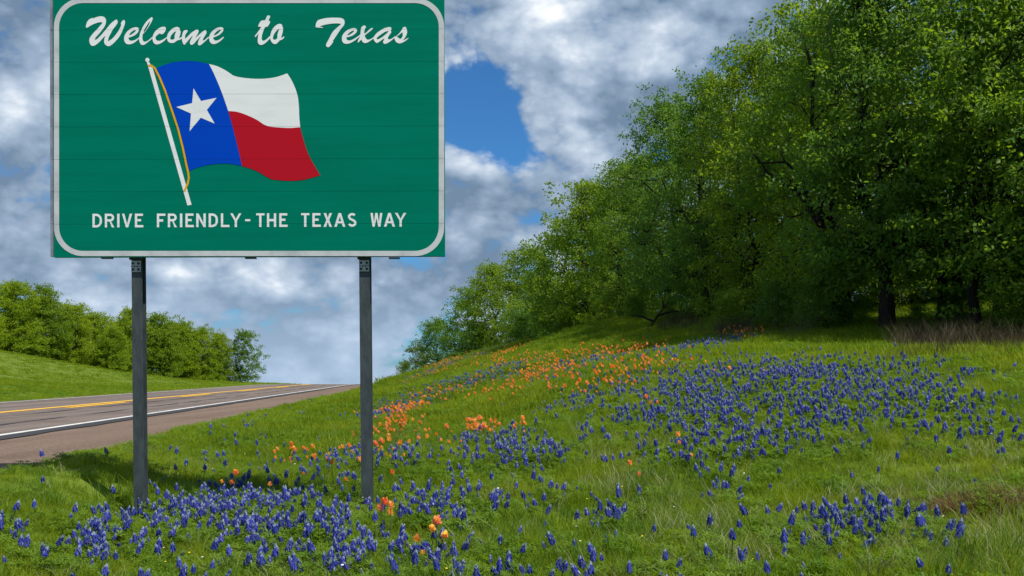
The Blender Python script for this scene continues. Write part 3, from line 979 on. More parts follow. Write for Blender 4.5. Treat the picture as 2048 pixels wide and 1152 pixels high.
SPARSE = [make_tree(604 + i, 9.5, 3.3, 1.3, 95, 105, 0.138, LEAF[m], stems=st, lean=0.22, cl_r=0.46) for i, (m, st) in enumerate((('mid', 3), ('dark', 2), ('bright', 2)))]


def plant(kind, src, H0, px, Y, top, label, cat, group=None, wide=1.0, rot=None, lift=0.0):
    X = (px - 1024) / F * Y
    z = dz(X, Y)
    h = EYE + (HY - top) / F * Y - z if top is not None else H0
    s = h / H0
    o = link(kind, None, loc=(X, Y, z + lift))
    o.scale = (s * wide, s * wide, s)
    o.rotation_euler = (0, 0, random.uniform(0, 6.28) if rot is None else rot)
    tag(o, label, cat, group)
    link('trunk' if kind == 'tree' else 'stem', src[0], o)
    link('crown' if kind == 'tree' else 'foliage', src[1], o)
    return o


RG = 'trees in the row along the top of the flowery bank'
for src, H0, px, Y, top, w, lab in (
    (FAR[1], 8, 872, 88, 638, 1.1, 'small dark tree at the low far end of the row, beside a grey-green bush'),
    (FAR[0], 8, 930, 81, 578, 1.05, 'rounded mid green tree second from the far end of the bank row'),
    (FAR[3], 8, 985, 72, 530, 1.0, 'yellow-green tree third from the far end of the bank row'),
    (FAR[2], 8, 1058, 64, 490, 1.05, 'pale yellow-green tree with visible twigs, fourth from the far end of the bank row'),
    (FAR[0], 8, 1125, 56, 442, 1.0, 'loose mid green tree with branches sweeping low over the bank crest'),
    (FAR[3], 8, 1180, 51, 368, 0.95, 'bright tree that steps up above its lower neighbour halfway along the bank row'),
    (NEAR[1], 10, 1243, 46, 325, 0.9, 'mid green tree with a thin dark limb reaching left over the orange flowers'),
    (NEAR[3], 10, 1330, 40, 205, 0.95, 'tall dark tree whose left side hangs free against the white cloud'),
    (NEAR[0], 10, 1414, 35, 160, 0.95, 'tall dark tree above the brown brush at the crest of the bank'),
    (NEAR[2], 10, 1508, 31.5, 92, 0.85, 'tall yellow-green tree with a spiky top behind the last orange flowers'),
    (NEAR[1], 10, 1618, 28.5, 15, 0.85, 'broad mid green tree standing behind the dense bluebonnet patch'),
    (SPARSE[2], 9.5, 1690, 26.0, -60, 1.05, 'mid green tree on two stems, left of the thick dark trunk'),
    (NEAR[3], 10, 1775, 23.5, -130, 0.95, 'dark tree on a thick bare trunk above the shaded grass'),
    (SPARSE[1], 9.5, 1890, 23.5, -130, 1.0, 'dark tree right of the thick bare trunk, over brown dry grass'),
    (SPARSE[0], 9.5, 1985, 21.5, -180, 1.0, 'tree with heavy leaning stems at the edge of the picture'),
    (NEAR[1], 10, 2110, 21.0, -200, 1.0, 'tree mostly cut off by the edge of the picture beyond the leaning stems'),
    (NEAR[0], 10, 2300, 20.0, -230, 1.0, 'dark tree added out of view for shade, next but one past the leaning stems'),  # unseen, added so the band under the row stays in shade
    (NEAR[2], 10, 2520, 18.5, -250, 1.0, 'yellow-green tree added out of view for shade where the bank row goes on'),  # also unseen; added for the shadow it throws on the bank
):
    plant('tree', src, H0, px, Y, top, lab, 'tree', RG, w)
for src, H0, px, Y, top, w, lab in (
    (NEAR[2], 10, 1700, 33, 60, 1.1, 'sunlit tree of the back row glimpsed left of the thick bare trunk'),
    (NEAR[2], 10, 1850, 31, 40, 1.1, 'sunlit tree of the back row glimpsed between the dark trunks'),
    (NEAR[1], 10, 2010, 29, 0, 1.1, 'back row tree behind the leaning stems'),
    (NEAR[4], 10, 1570, 37, 140, 1.0, 'back row tree behind the broad mid green tree'),
    (NEAR[1], 10, 1450, 43, 215, 1.0, 'back row tree filling the gap behind the spiky topped tree'),
    (FAR[0], 8, 1310, 53, 320, 1.0, 'back row tree behind the dark tree that hangs against the cloud'),
    (FAR[2], 8, 1200, 62, 450, 1.0, 'back row tree behind the tree with the thin dark limb'),
    (FAR[1], 8, 1075, 76, 540, 1.0, 'dark back row tree behind the pale twiggy tree'),
    (NEAR[2], 10, 2150, 32, 20, 1.1, 'back row tree closing the row at the picture edge'),
):
    plant('tree', src, H0, px, Y, top, lab, 'tree', 'trees in the second row behind the bank', w)
plant('bush', PALE, 4.2, 838, 98, 676, 'grey-green loose bush at the far low end of the bank', 'bush', None, 0.9)
plant('bush', BUSH[1], 2.2, 812, 112, 722, 'tiny grey-green bush by the far verge where the road ends', 'bush', None, 0.9)

LG = 'trees in the hedge-like row beyond the road'
LT = ['rounded bright tree cut off by the picture edge beyond the road', 'taller bright tree near the picture edge beyond the road', 'bright tree with a pointed top, highest of the row beyond the road',
      'bright tree where the row beyond the road first steps down', 'broad bright tree third to the left of the sign post', 'low round bright tree second to the left of the sign post',
      'bright tree standing behind the left sign post', 'mid green tree just right of the left sign post', 'bright full tree second to the right of the left sign post',
      'darker full tree third to the right of the left sign post', 'last full bright tree of the row, beside the open tree']
for i, (px, Y, top, w) in enumerate(((-45, 80, 572, 1.0), (28, 84, 566, 1.0), (84, 87, 574, 0.9), (140, 90, 606, 1.0), (190, 93, 626, 0.95), (228, 92, 655, 0.95), (268, 98, 618, 0.9), (318, 99, 630, 0.95), (362, 102, 642, 0.95), (402, 104, 656, 0.95), (436, 105, 668, 0.85))):
    plant('tree', LEFT[(i * 3 + (i > 5)) % 4], 6.6, px, Y, top, LT[i], 'tree', LG, w * 0.96)
plant('tree', OPEN, 7.0, 487, 106, 660, 'open tree with sky showing through at the end of the row beyond the road', 'tree', LG, 0.95)
for px, Y, top, lab in ((60, 98, 600, 'back tree showing between the highest trees beyond the road'), (160, 104, 625, 'back tree behind the step down of the row beyond the road'), (240, 108, 640, 'back tree behind the low round tree beyond the road'), (340, 112, 650, 'back tree behind the trees right of the left sign post')):
    plant('tree', LEFT[0], 6.6, px, Y, top, lab, 'tree', 'trees in the second row beyond the road', 1.1)

UG = 'undergrowth bushes at the foot of the bank trees'
for i, (src, px, Y, top, w, lab) in enumerate((
    (BUSH[0], 1335, 36.5, 592, 1.0, 'yellow-green bush at the crest, left of the brown brush'),
    (BUSH[1], 1270, 41, 590, 1.1, 'mid green bush on the crest behind the topmost orange flowers'),
    (BUSH[0], 1205, 45, 600, 1.1, 'rounded bush on the grassy crest halfway along the row'),
    (BUSH[1], 1460, 29, 580, 1.0, 'bush beside the brown brush behind the row of orange flowers'),
    (BUSH[2], 1560, 27, 560, 1.1, 'dark bush behind the dense bluebonnet patch'),
    (BUSH[2], 1640, 25, 560, 1.0, 'dark bush at the foot of the broad mid green tree'),
    (BUSH[1], 1715, 25, 590, 1.0, 'low bush left of the thick bare trunk'),
    (BUSH[2], 1835, 24.5, 610, 1.1, 'low dark bush right of the thick bare trunk'),
    (BUSH[2], 1925, 23, 575, 1.1, 'dark bush under the leaning stems'),
    (BUSH[1], 2030, 20.5, 570, 1.1, 'leafy bush at the picture edge over dry grass'),
    (BUSH[0], 1870, 30, 520, 1.2, 'sunlit bush glimpsed through the dark trunks'),
    (BUSH[0], 1760, 30, 530, 1.2, 'sunlit bush glimpsed behind the thick bare trunk'),
    (BUSH[1], 1660, 32, 530, 1.2, 'tall bush behind the foot of the broad mid green tree'),
    (BUSH[2], 1575, 34, 540, 1.3, 'tall dark bush behind the dense bluebonnet patch'),
    (BUSH[0], 1500, 36, 540, 1.3, 'tall sunlit bush behind the row of orange flowers'),
    (BUSH[1], 1420, 40, 550, 1.3, 'tall bush behind the brown brush of the crest'),
    (BUSH[2], 1960, 29, 480, 1.3, 'tall dark bush behind the leaning stems'),
    (BUSH[1], 2060, 27, 480, 1.3, 'tall leafy bush behind the edge of the row'),
    (BUSH[1], 1130, 52, 612, 1.2, 'bush under the low sweeping branches of the crest'),
    (BUSH[2], 1050, 60, 620, 1.3, 'dark bush under the pale twiggy tree'),
    (BUSH[2], 960, 72, 650, 1.3, 'dark bush under the third tree from the far end'),
)):
    plant('bush', src, 2.2, px, Y, top, lab, 'bush', UG, w)

# dead branch lying on the crest
b = MB()
for k, (p0, p1) in enumerate((((0, 0, 0.05), (0.5, 0.1, 0.75)), ((0.15, 0.03, 0.25), (-0.7, 0.2, 0.5)), ((0.3, 0.06, 0.48), (1.2, -0.2, 0.62)), ((0.5, 0.1, 0.75), (0.35, 0.2, 1.3)), ((0.5, 0.1, 0.75), (0.9, 0.0, 1.2)))):
    a, c = Vector(p0), Vector(p1)
    b.tube([a, a.lerp(c, 0.5) + Vector((0.03, 0.02, 0.07)), c], [0.055 - 0.006 * k, 0.04 - 0.005 * k, 0.012], 6)
X, Y, _ = P(1300, 662, 35.0)
tag(link('dead_branch', b.mesh('dead_branch', [MAT_BARK], True), loc=(X, Y, dz(X, Y))), 'dark forked dead branch sticking up at the crest before the brown brush', 'branch')

# ------------------------------------------------------------------ meadow plants
GRASS_M = plant_mat('grass_blades', (0.100, 0.182, 0.008), (0.165, 0.250, 0.015), 0.48, 1.8, patch=(0.205, 0.260, 0.015), spec=0.12)
GRASS_D = plant_mat('lush_grass', (0.065, 0.150, 0.010), (0.105, 0.205, 0.014), 0.48, 1.4)
SEED_M = plant_mat('silvery_seed_grass', (0.185, 0.215, 0.095), (0.265, 0.280, 0.150), 0.25, 1.1)
FORB_M = plant_mat('lupin_leaves', (0.090, 0.180, 0.012), (0.150, 0.245, 0.016), 0.48, 1.6)
DRY_M = plant_mat('dry_grass', (0.055, 0.038, 0.022), (0.100, 0.076, 0.040), 0.2, 1.0)
RUST_M = plant_mat('rusty_dead_grass', (0.110, 0.045, 0.022), (0.180, 0.095, 0.050), 0.2, 1.0)
STEM_M = plant_mat('green_stem', (0.060, 0.100, 0.020), (0.090, 0.130, 0.030), 0.1, 1.0)
BLUE_M = plant_mat('blue_petals', (0.036, 0.055, 0.385), (0.078, 0.100, 0.510), 0.34, 1.0, spec=0.15)
BLUE_M2 = plant_mat('violet_petals', (0.070, 0.070, 0.370), (0.135, 0.125, 0.480), 0.34, 1.0, spec=0.15)
TIP_M = plant_mat('white_bud_tip', (0.20, 0.27, 0.42), (0.32, 0.38, 0.48), 0.2, 1.0)
ORANGE_M = plant_mat('orange_bracts', (0.90, 0.32, 0.030), (0.95, 0.60, 0.09), 0.4, 1.0, spec=0.15)
RED_M = plant_mat('red_orange_bracts', (0.88, 0.20, 0.085), (0.92, 0.36, 0.20), 0.4, 1.0, spec=0.15)


for m_ in (BLUE_M, BLUE_M2, ORANGE_M, RED_M, TIP_M):
    for nd in m_.node_tree.nodes:      # petals pass their own colour
        if nd.type == 'MIX' and nd.blend_type == 'MULTIPLY':
            nd.inputs[7].default_value = (1, 1, 1, 1)


def blades(rng, n, r, h, w, bend, segs=2):
    vs, fs = [], []
    for _ in range(n):
        a = rng.uniform(0, 6.28)
        rr = r * math.sqrt(rng.uniform())
        x, y = rr * math.cos(a), rr * math.sin(a)
        hh = h * rng.uniform(0.55, 1.1)
        ww = w * rng.uniform(0.7, 1.2)
        t = rng.uniform(0, 6.28)
        f = t + rng.normal(0, 0.7)
        bx, by = math.cos(f) * bend * hh * rng.uniform(0.3, 1.3), math.sin(f) * bend * hh * rng.uniform(0.3, 1.3)
        sx, sy = -math.sin(t) * ww / 2, math.cos(t) * ww / 2
        k = len(vs)
        for i in range(segs + 1):
            u = i / (segs + 0.0001)
            px, py, pz = x + bx * u * u, y + by * u * u, hh * (u - 0.18 * bend * u * u)
            wd = 1 - 0.55 * u
            if i == segs:
                vs.append((px, py, pz))
            else:
                vs += [(px - sx * wd, py - sy * wd, pz), (px + sx * wd, py + sy * wd, pz)]
        for i in range(segs - 1):
            q = k + 2 * i
            fs.append((q, q + 1, q + 3, q + 2))
        q = k + 2 * (segs - 1)
        fs.append((q, q + 1, q + 2))
    return vs, fs


def palmate(mb, o, d, size, rng, mi=0):
    """a lupin leaf: leaflets fanned out from one point"""
    d = Vector(d).normalized()
    a = d.orthogonal().normalized()
    c = d.cross(a)
    n = 5
    t0 = rng.uniform(0, 6.28)
    for k in range(n):
        t = t0 + 2 * math.pi * k / n + rng.normal(0, 0.1)
        e = (a * math.cos(t) + c * math.sin(t)) + d * rng.uniform(0.1, 0.45)
        s = d.cross(e).normalized() * size * 0.17
        L_ = size * rng.uniform(0.8, 1.15)
        o = Vector(o)
        mb.add([o, o + e * L_ * 0.55 + s, o + e * L_, o + e * L_ * 0.55 - s], [(0, 1, 2, 3)], mi)


def forb(rng, n, r, h, size):
    mb = MB()
    for _ in range(n):
        a = rng.uniform(0, 6.28)
        rr = r * math.sqrt(rng.uniform())
        z = h * rng.uniform(0.35, 1.0)
        palmate(mb, (rr * math.cos(a), rr * math.sin(a), z), (math.cos(a) * rng.uniform(0, .6) + rng.normal(0, .25), math.sin(a) * rng.uniform(0, .6) + rng.normal(0, .25), 1), size, rng)
    return mb


def lupin(seed):
    """a bluebonnet: stem, leaves, blue spike and its white tip"""
    rng = np.random.default_rng(seed)
    H = rng.uniform(0.16, 0.23)
    bend = Vector((rng.normal(0, 0.025), rng.normal(0, 0.025), 0))
    st, lf, sp, tp = MB(), MB(), MB(), MB()

    def axis(t):
        return Vector((bend.x * t * t, bend.y * t * t, H * t))
    st.tube([axis(t) for t in (0, .35, .7, 1)], [0.0035, 0.003, 0.0025, 0.0015], 4)
    for k in range(7):
        a = rng.uniform(0, 6.28)
        z = rng.uniform(0.18, 0.6)
        c = axis(z)
        e = c + Vector((math.cos(a), math.sin(a), 0.35)) * rng.uniform(0.03, 0.075)
        lf.tube([c, e], [0.0015, 0.001], 3, cap=False)
        palmate(lf, e, (math.cos(a) * 0.5, math.sin(a) * 0.5, 1), rng.uniform(0.028, 0.042), rng)
    L_ = rng.uniform(0.046, 0.070)
    n = int(L_ / 0.0026)
    for i in range(n):
        u = i / n
        z = H - L_ + L_ * 0.86 * u
        r = 0.0162 * (1.0 - 0.50 * u ** 2.6) * rng.uniform(0.8, 1.15) * (0.75 + min(1, u * 5) * 0.25)
        a = i * 2.4 + rng.normal(0, 0.15)
        c = axis(z / H)
        o = Vector((math.cos(a), math.sin(a), 0))
        s = Vector((-math.sin(a), math.cos(a), 0))
        w = 0.0066 * (1 - 0.3 * u)
        up = Vector((0, 0, 1))
        p = c + o * r
        mi = 2 if rng.uniform() < 0.06 else (1 if rng.uniform() < 0.3 else 0)
        vs = [c + o * 0.004, p + s * w + up * .004, p - s * w + up * .004, p + o * 0.004 - up * 0.010, p + up * 0.013]
        sp.add(vs, [(0, 1, 4), (0, 4, 2), (1, 3, 4), (4, 3, 2), (0, 3, 1), (0, 2, 3)], mi)
    for i in range(9):
        a = i * 2.4
        z = H - L_ * 0.17 + 0.017 * i / 9
        c = axis(min(z / H, 1.08))
        o = Vector((math.cos(a), math.sin(a), 0)) * 0.0105 * (1 - i / 12)
        w = Vector((-math.sin(a), math.cos(a), 0)) * 0.005
        tp.add([c, c + o + w, c + o - w, c + o * 0.7 + Vector((0, 0, 0.011))], [(0, 1, 3), (0, 3, 2), (1, 2, 3)])
    return {'stem': (st, [STEM_M]), 'leaves': (lf, [FORB_M]), 'flower_spike': (sp, [BLUE_M, BLUE_M2, TIP_M]), 'white_tip': (tp, [TIP_M])}


def brush(seed):
    """an Indian paintbrush: stem, narrow leaves, a tuft of coloured bracts"""
    rng = np.random.default_rng(seed)
    H = rng.uniform(0.24, 0.31)
    st, lf, br = MB(), MB(), MB()
    st.tube([(0, 0, 0), (0.004, 0, H * .5), (0, 0.003, H)], [0.003, 0.0025, 0.002], 4)
    for k in range(9):
        a = rng.uniform(0, 6.28)
        z = H * rng.uniform(0.15, 0.75)
        o = Vector((math.cos(a), math.sin(a), 0.8)) * rng.uniform(0.03, 0.05)
        s = Vector((-math.sin(a), math.cos(a), 0)) * 0.004
        c = Vector((0, 0, z))
        lf.add([c, c + o * .5 + s, c + o, c + o * .5 - s], [(0, 1, 2, 3)])
    red = seed % 3 == 0
    for i in range(22):
        a = i * 2.4 + rng.normal(0, 0.2)
        u = i / 22
        c = Vector((0, 0, H - 0.036 + 0.036 * u))
        out = 0.030 * (1 - 0.45 * u) * rng.uniform(0.8, 1.15)
        o = Vector((math.cos(a) * out, math.sin(a) * out, 0.014 + 0.010 * u))
        s = Vector((-math.sin(a), math.cos(a), 0)) * 0.0105
        mi = 1 if (rng.uniform() < (0.7 if red else 0.15)) else 0
        br.add([c, c + o * 0.6 + s, c + o + s * 0.4, c + o - s * 0.4, c + o * 0.6 - s], [(0, 1, 2, 3, 4)], mi)
    return {'stem': (st, [STEM_M]), 'leaves': (lf, [FORB_M]), 'bracts': (br, [ORANGE_M, RED_M])}


def joined(parts, name):
    """one mesh of a whole small plant, for the copies too far away to show parts"""
    mb, mats = MB(), []
    for m_, ms in parts.values():
        k = len(mats)
        mats += ms
        off = len(mb.v)
        mb.v += m_.v
        mb.f += [tuple(i + off for i in f) for f in m_.f]
        mb.mi += [i + k for i in m_.mi]
    return mb.mesh(name, mats)


LUPIN = [lupin(700 + i) for i in range(6)]
BRUSH = [brush(801 + i) for i in range(6)]
LUPIN_J = [joined(p, 'bluebonnet') for p in LUPIN]
BRUSH_J = [joined(p, 'paintbrush') for p in BRUSH]


def source_set(name, meshes):
    """templates for one kind of stuff; they are not themselves in the scene"""
    c = bpy.data.collections.new(name)
    for i, me in enumerate(meshes):
        c.objects.link(bpy.data.objects.new('%s_%02d' % (name, i), me))
    return c


def scatter(name, coll, pos, rot, scl, idx):
    """stuff that nobody could count: one object that instances a few templates on points"""
    me = bpy.data.meshes.new(name)
    me.vertices.add(len(pos))
    me.vertices.foreach_set('co', np.asarray(pos, np.float32).ravel())
    for an, ty, key, val in (('rot', 'FLOAT_VECTOR', 'vector', rot), ('scl', 'FLOAT_VECTOR', 'vector', scl), ('idx', 'INT', 'value', idx)):
        a = me.attributes.new(an, ty, 'POINT')
        a.data.foreach_set(key, np.asarray(val, np.int32 if ty == 'INT' else np.float32).ravel())
    me.update()
    o = tag(link(name, me), kind='stuff')
    ng = bpy.data.node_groups.new(name, 'GeometryNodeTree')
    ng.interface.new_socket('Geometry', in_out='INPUT', socket_type='NodeSocketGeometry')
    ng.interface.new_socket('Geometry', in_out='OUTPUT', socket_type='NodeSocketGeometry')
    n, l = ng.nodes, ng.links
    gi, go = n.new('NodeGroupInput'), n.new('NodeGroupOutput')
    ip = n.new('GeometryNodeInstanceOnPoints')
    ci = n.new('GeometryNodeCollectionInfo')
    ci.inputs[0].default_value = coll
    ci.inputs[1].default_value = True
    ci.inputs[2].default_value = True
    l.new(gi.outputs[0], ip.inputs['Points'])
    l.new(ci.outputs[0], ip.inputs['Instance'])
    ip.inputs['Pick Instance'].default_value = True
    for an, ty, sock in (('rot', 'FLOAT_VECTOR', 'Rotation'), ('scl', 'FLOAT_VECTOR', 'Scale'), ('idx', 'INT', 'Instance Index')):
        na = n.new('GeometryNodeInputNamedAttribute')
        na.data_type = ty
        na.inputs[0].default_value = an
        l.new(na.outputs[0], ip.inputs[sock])
    l.new(ip.outputs[0], go.inputs[0])
    md = o.modifiers.new('instances', 'NODES')
    md.node_group = ng
    return o


def bl_mesh(name, v, f, m):
    return mesh_np(name, v, f, [m])


g = np.random.default_rng(5)
GRASS_SRC = []
for i in range(4):
    GRASS_SRC.append(bl_mesh('grass_tuft', *blades(g, 34, 0.12, 0.20, 0.0052, 0.55), GRASS_M))           # 0-3 fine meadow grass
for i in range(2):
    GRASS_SRC.append(bl_mesh('grass_tuft', *blades(g, 30, 0.10, 0.25, 0.0060, 0.40), GRASS_D))           # 4-5 lush tufts
for i in range(2):
    GRASS_SRC.append(bl_mesh('grass_tuft', *blades(g, 16, 0.12, 0.26, 0.0050, 0.8), SEED_M))             # 6-7 silvery heads
for i in range(2):
    GRASS_SRC.append(bl_mesh('grass_tuft', *blades(g, 60, 0.30, 0.22, 0.016, 0.6), GRASS_M))            # 8-9 far wide tufts
for i in range(2):
    GRASS_SRC.append(bl_mesh('grass_tuft', *blades(g, 44, 0.60, 0.30, 0.045, 0.6), GRASS_M))            # 10-11 farther still
GRASS_SET = source_set('grass_source', GRASS_SRC)
FORB_SET = source_set('lupin_leaf_source', [forb(g, 34, 0.13, 0.17, 0.042).mesh('lupin_leaves', [FORB_M]) for _ in range(3)])
DRY_SET = source_set('dry_source', [bl_mesh('dry_tuft', *blades(g, 26, 0.16, 0.62, 0.006, 0.45, 3), DRY_M) for _ in range(3)] + [bl_mesh('dry_tuft', *blades(g, 36, 0.13, 0.22, 0.006, 1.0), RUST_M) for _ in range(2)])


def project(X, Y, Z):
    return 1024 + F * X / Y, HY - F * (Z - EYE) / Y


def cand(y0, y1, dens, rng, margin=260):
    """evenly random spots of the visible meadow between two distances"""
    n = int(dens * (y1 ** 2 - y0 ** 2) / 2 * (2048 + 2 * margin) / F)
    Y = np.sqrt(rng.uniform(y0 ** 2, y1 ** 2, n))
    X = rng.uniform(-1024 - margin, 1024 + margin, n) / F * Y
    return X, Y


def off_road(X, Y, clear=0.0):
    return np.maximum(X - x_right(Y), x_left(Y) - X) > clear


def merge(name, coll, layers):
    return scatter(name, coll, *(np.concatenate([l_[i] for l_ in layers]) for i in range(4)))


# where the flowers stand: (px, py, rx, ry, tilt in degrees, flowers per square metre)
BLUE_P = [
    (230, 1065, 120, 42, 0, 25), (420, 1005, 190, 36, -8, 33), (600, 1045, 190, 50, -6, 28), (730, 1095, 220, 45, 0, 22), (880, 1000, 110, 50, 0, 15), (560, 965, 200, 24, -6, 14), (330, 1120, 200, 30, 0, 7),
    (1045, 890, 75, 30, 0, 34), (960, 880, 60, 20, 0, 10), (1090, 980, 60, 30, 0, 10), (1210, 1020, 40, 20, 0, 28),
    (1400, 790, 170, 50, -8, 24), (1600, 760, 270, 42, 0, 28), (1700, 800, 300, 52, 4, 22), (1850, 830, 180, 48, 10, 14), (1480, 870, 190, 50, -4, 20), (1380, 910, 110, 34, 0, 18), (1530, 830, 300, 60, 0, 10), (1420, 950, 80, 40, 0, 8),
    (1700, 1030, 75, 26, 8, 52), (1790, 1005, 80, 20, 0, 44), (1670, 1070, 50, 22, 0, 26), (1880, 1040, 90, 30, 0, 10), (1580, 1065, 40, 26, 0, 26), (1350, 1130, 60, 30, 0, 14),
    (900, 770, 150, 12, -16, 16), (1010, 745, 90, 12, -12, 12), (800, 812, 70, 10, -12, 20), (1150, 730, 130, 20, -8, 5), (1390, 690, 120, 9, -10, 9), (1270, 712, 110, 9, -8, 6),
    (1180, 790, 110, 26, -10, 8), (830, 920, 110, 26, 0, 14), (720, 920, 70, 24, 0, 12), (980, 990, 160, 50, 0, 5), (1250, 880, 120, 40, 0, 6), (1130, 1130, 100, 24, 0, 14), (1330, 1080, 180, 60, 0, 4),
    (860, 742, 60, 6, -22, 6), (960, 706, 60, 5, -18, 4), (1780, 722, 130, 9, 0, 7), (1950, 735, 60, 8, 0, 8), (20, 1040, 40, 14, 0, 20), (40, 1110, 70, 25, 0, 8), (1600, 1120, 380, 40, 0, 3.5), (1150, 1110, 420, 40, 0, 5), (500, 1125, 500, 30, 0, 4), (1500, 1000, 500, 130, 0, 1.0), (500, 1000, 480, 140, 0, 1.5),
]
ORANGE_P = [
    (815, 818, 60, 13, -20, 12), (790, 850, 65, 26, -8, 7), (860, 795, 80, 16, -18, 7), (1080, 742, 60, 16, -10, 9), (1240, 748, 90, 16, -14, 14), (1180, 770, 90, 18, -10, 6), (1130, 712, 130, 11, -8, 5),
    (1240, 705, 80, 8, -8, 5), (1020, 770, 150, 26, -8, 2.2), (955, 857, 32, 9, 0, 22), (1362, 905, 32, 13, 0, 24), (600, 912, 70, 12, 0, 4), (745, 905, 60, 12, 0, 5), (1480, 669, 42, 6, 0, 8), (880, 735, 60, 9, -22, 4),
    (660, 950, 90, 22, 0, 3), (460, 975, 14, 6, 0, 20), (537, 977, 10, 6, 0, 26), (1045, 853, 14, 6, 0, 24), (1308, 815, 18, 6, 0, 20), (1470, 825, 8, 5, 0, 26), (778, 1048, 9, 8, 0, 60), (867, 1095, 12, 9, 0, 60), (1262, 945, 8, 5, 0, 50),
    (980, 715, 70, 10, -16, 3), (1420, 735, 70, 12, 0, 2), (760, 950, 80, 24, 0, 3), (900, 880, 60, 20, 0, 1.0),
]


def dmap(patches, px, py):
    d = np.zeros(len(px))
    for cx, cy, rx, ry, a, w in patches:
        t = math.radians(a)
        u, v = px - cx, py - cy
        uu, vv = (u * math.cos(t) + v * math.sin(t)) / rx, (-u * math.sin(t) + v * math.cos(t)) / ry
        r = uu * uu + vv * vv
        d = np.maximum(d, w * np.exp(-(r ** 1.6) * 0.9))
    return d


# the patches are laid out where the flower heads show, so aim a head's height above the soil
def patch_density(patches, X, Y, head=0.17):
    Z = ground(X, Y)
    px, py = project(X, Y, Z + head)
    n = vnoise(X * 2.6, Y * 2.6, 21) * 0.6 + vnoise(X * 7, Y * 7, 22) * 0.5
    open_ = np.ones(len(X))
    for xp in (-3.45, -1.36):                                          # worn soil just in front of the posts
        open_ *= 1 - 0.93 * np.exp(-((X - xp * Y / 9.26) / 0.20) ** 4 - ((Y - 8.75) / 0.66) ** 4)
    return open_ * dmap(patches, px, py) * np.clip(0.25 + 2.2 * (n - 0.28), 0.05, 1.9), px, py, Z


def flowers(patches, dens, seed, gain):
    rng = np.random.default_rng(seed)
    X, Y = cand(5.0, 105, dens, rng, 60)
    k = off_road(X, Y, 0.5) & (X > x_right(Y))
    X, Y = X[k], Y[k]
    d, px, py, Z = patch_density(patches, X, Y)
    k = rng.uniform(size=len(X)) < d * gain / dens
    X, Y, Z, px, py = X[k], Y[k], Z[k], px[k], py[k]
    n = len(X)
    s = rng.uniform(0.60, 1.22, n)
    inside = (px > 4) & (px < 2044) & (py > 0) & (py < 1146)
    big = np.where(inside, F / Y * s, 0)
    return dict(pos=np.stack([X, Y, Z], 1), s=s, px=px, py=py, big=big, rot=np.stack([rng.normal(0, .17, n), rng.normal(0, .17, n), rng.uniform(0, 6.28, n)], 1), kind=rng.integers(0, 6, n), order=np.argsort(-big), n_in=int(inside.sum()))


BF = flowers(BLUE_P, 300.0, 31, 4.2)
OF = flowers(ORANGE_P, 170.0, 32, 3.1)
print('FLOWERS', BF['n_in'], OF['n_in'])

BLUE_G = [((0, 262, 930, 1075), 'bluebonnet in the grass to the left of the left sign post', 'bluebonnets left of the left post'),
          ((262, 470, 930, 1075), 'bluebonnet in the thick patch beside the foot of the left sign post', 'bluebonnets beside the left post'),
          ((470, 700, 930, 1075), 'bluebonnet in the thick patch midway between the two sign posts', 'bluebonnets between the posts'),
          ((700, 880, 930, 1075), 'bluebonnet close around the foot of the right sign post', 'bluebonnets round the right post'),
          ((0, 420, 1075, 1152), 'bluebonnet in the grass in front of the left sign post', 'bluebonnets in front of the left post'),
          ((420, 700, 1075, 1152), 'bluebonnet at the front edge of the patch below the middle of the sign', 'bluebonnets at the front below the sign'),
          ((700, 960, 1075, 1152), 'bluebonnet at the front edge of the patch, straight below the right sign post', 'bluebonnets at the front below the right post'),
          ((880, 1250, 930, 1075), 'bluebonnet in the sparse grass to the right of the sign', 'bluebonnets in sparse grass right of the sign'),
          ((960, 1300, 1075, 1152), 'bluebonnet in the short row along the front, right of the sign', 'bluebonnets in the short front row'),
          ((1300, 1480, 1075, 1152), 'bluebonnet of the small front clump midway between sign and rusty grass', 'bluebonnets of the small front clump'),
          ((1560, 1840, 960, 1085), 'bluebonnet in the tight bright clump left of the rusty dead grass', 'bluebonnets of the tight clump'),
          ((1840, 2048, 960, 1152), 'single bluebonnet standing round the rusty dead grass', 'bluebonnets round the rusty grass'),
          ((1480, 1840, 1085, 1152), 'bluebonnet in the front grass below the tight bright clump', 'bluebonnets below the tight clump'),
          ((1250, 1560, 930, 1075), 'scattered bluebonnet in the open grass left of the tight bright clump', 'scattered bluebonnets left of the tight clump'),
          ((0, 1230, 0, 930), 'bluebonnet in the hollow past the right sign post', 'bluebonnets in the hollow past the sign'),
          ((1230, 1640, 0, 1152), 'bluebonnet in the left half of the broad patch on the bank', 'bluebonnets in the left half of the bank patch'),
          ((1640, 2048, 0, 1152), 'bluebonnet in the right half of the broad patch under the bare trunk', 'bluebonnets in the right half of the bank patch')]
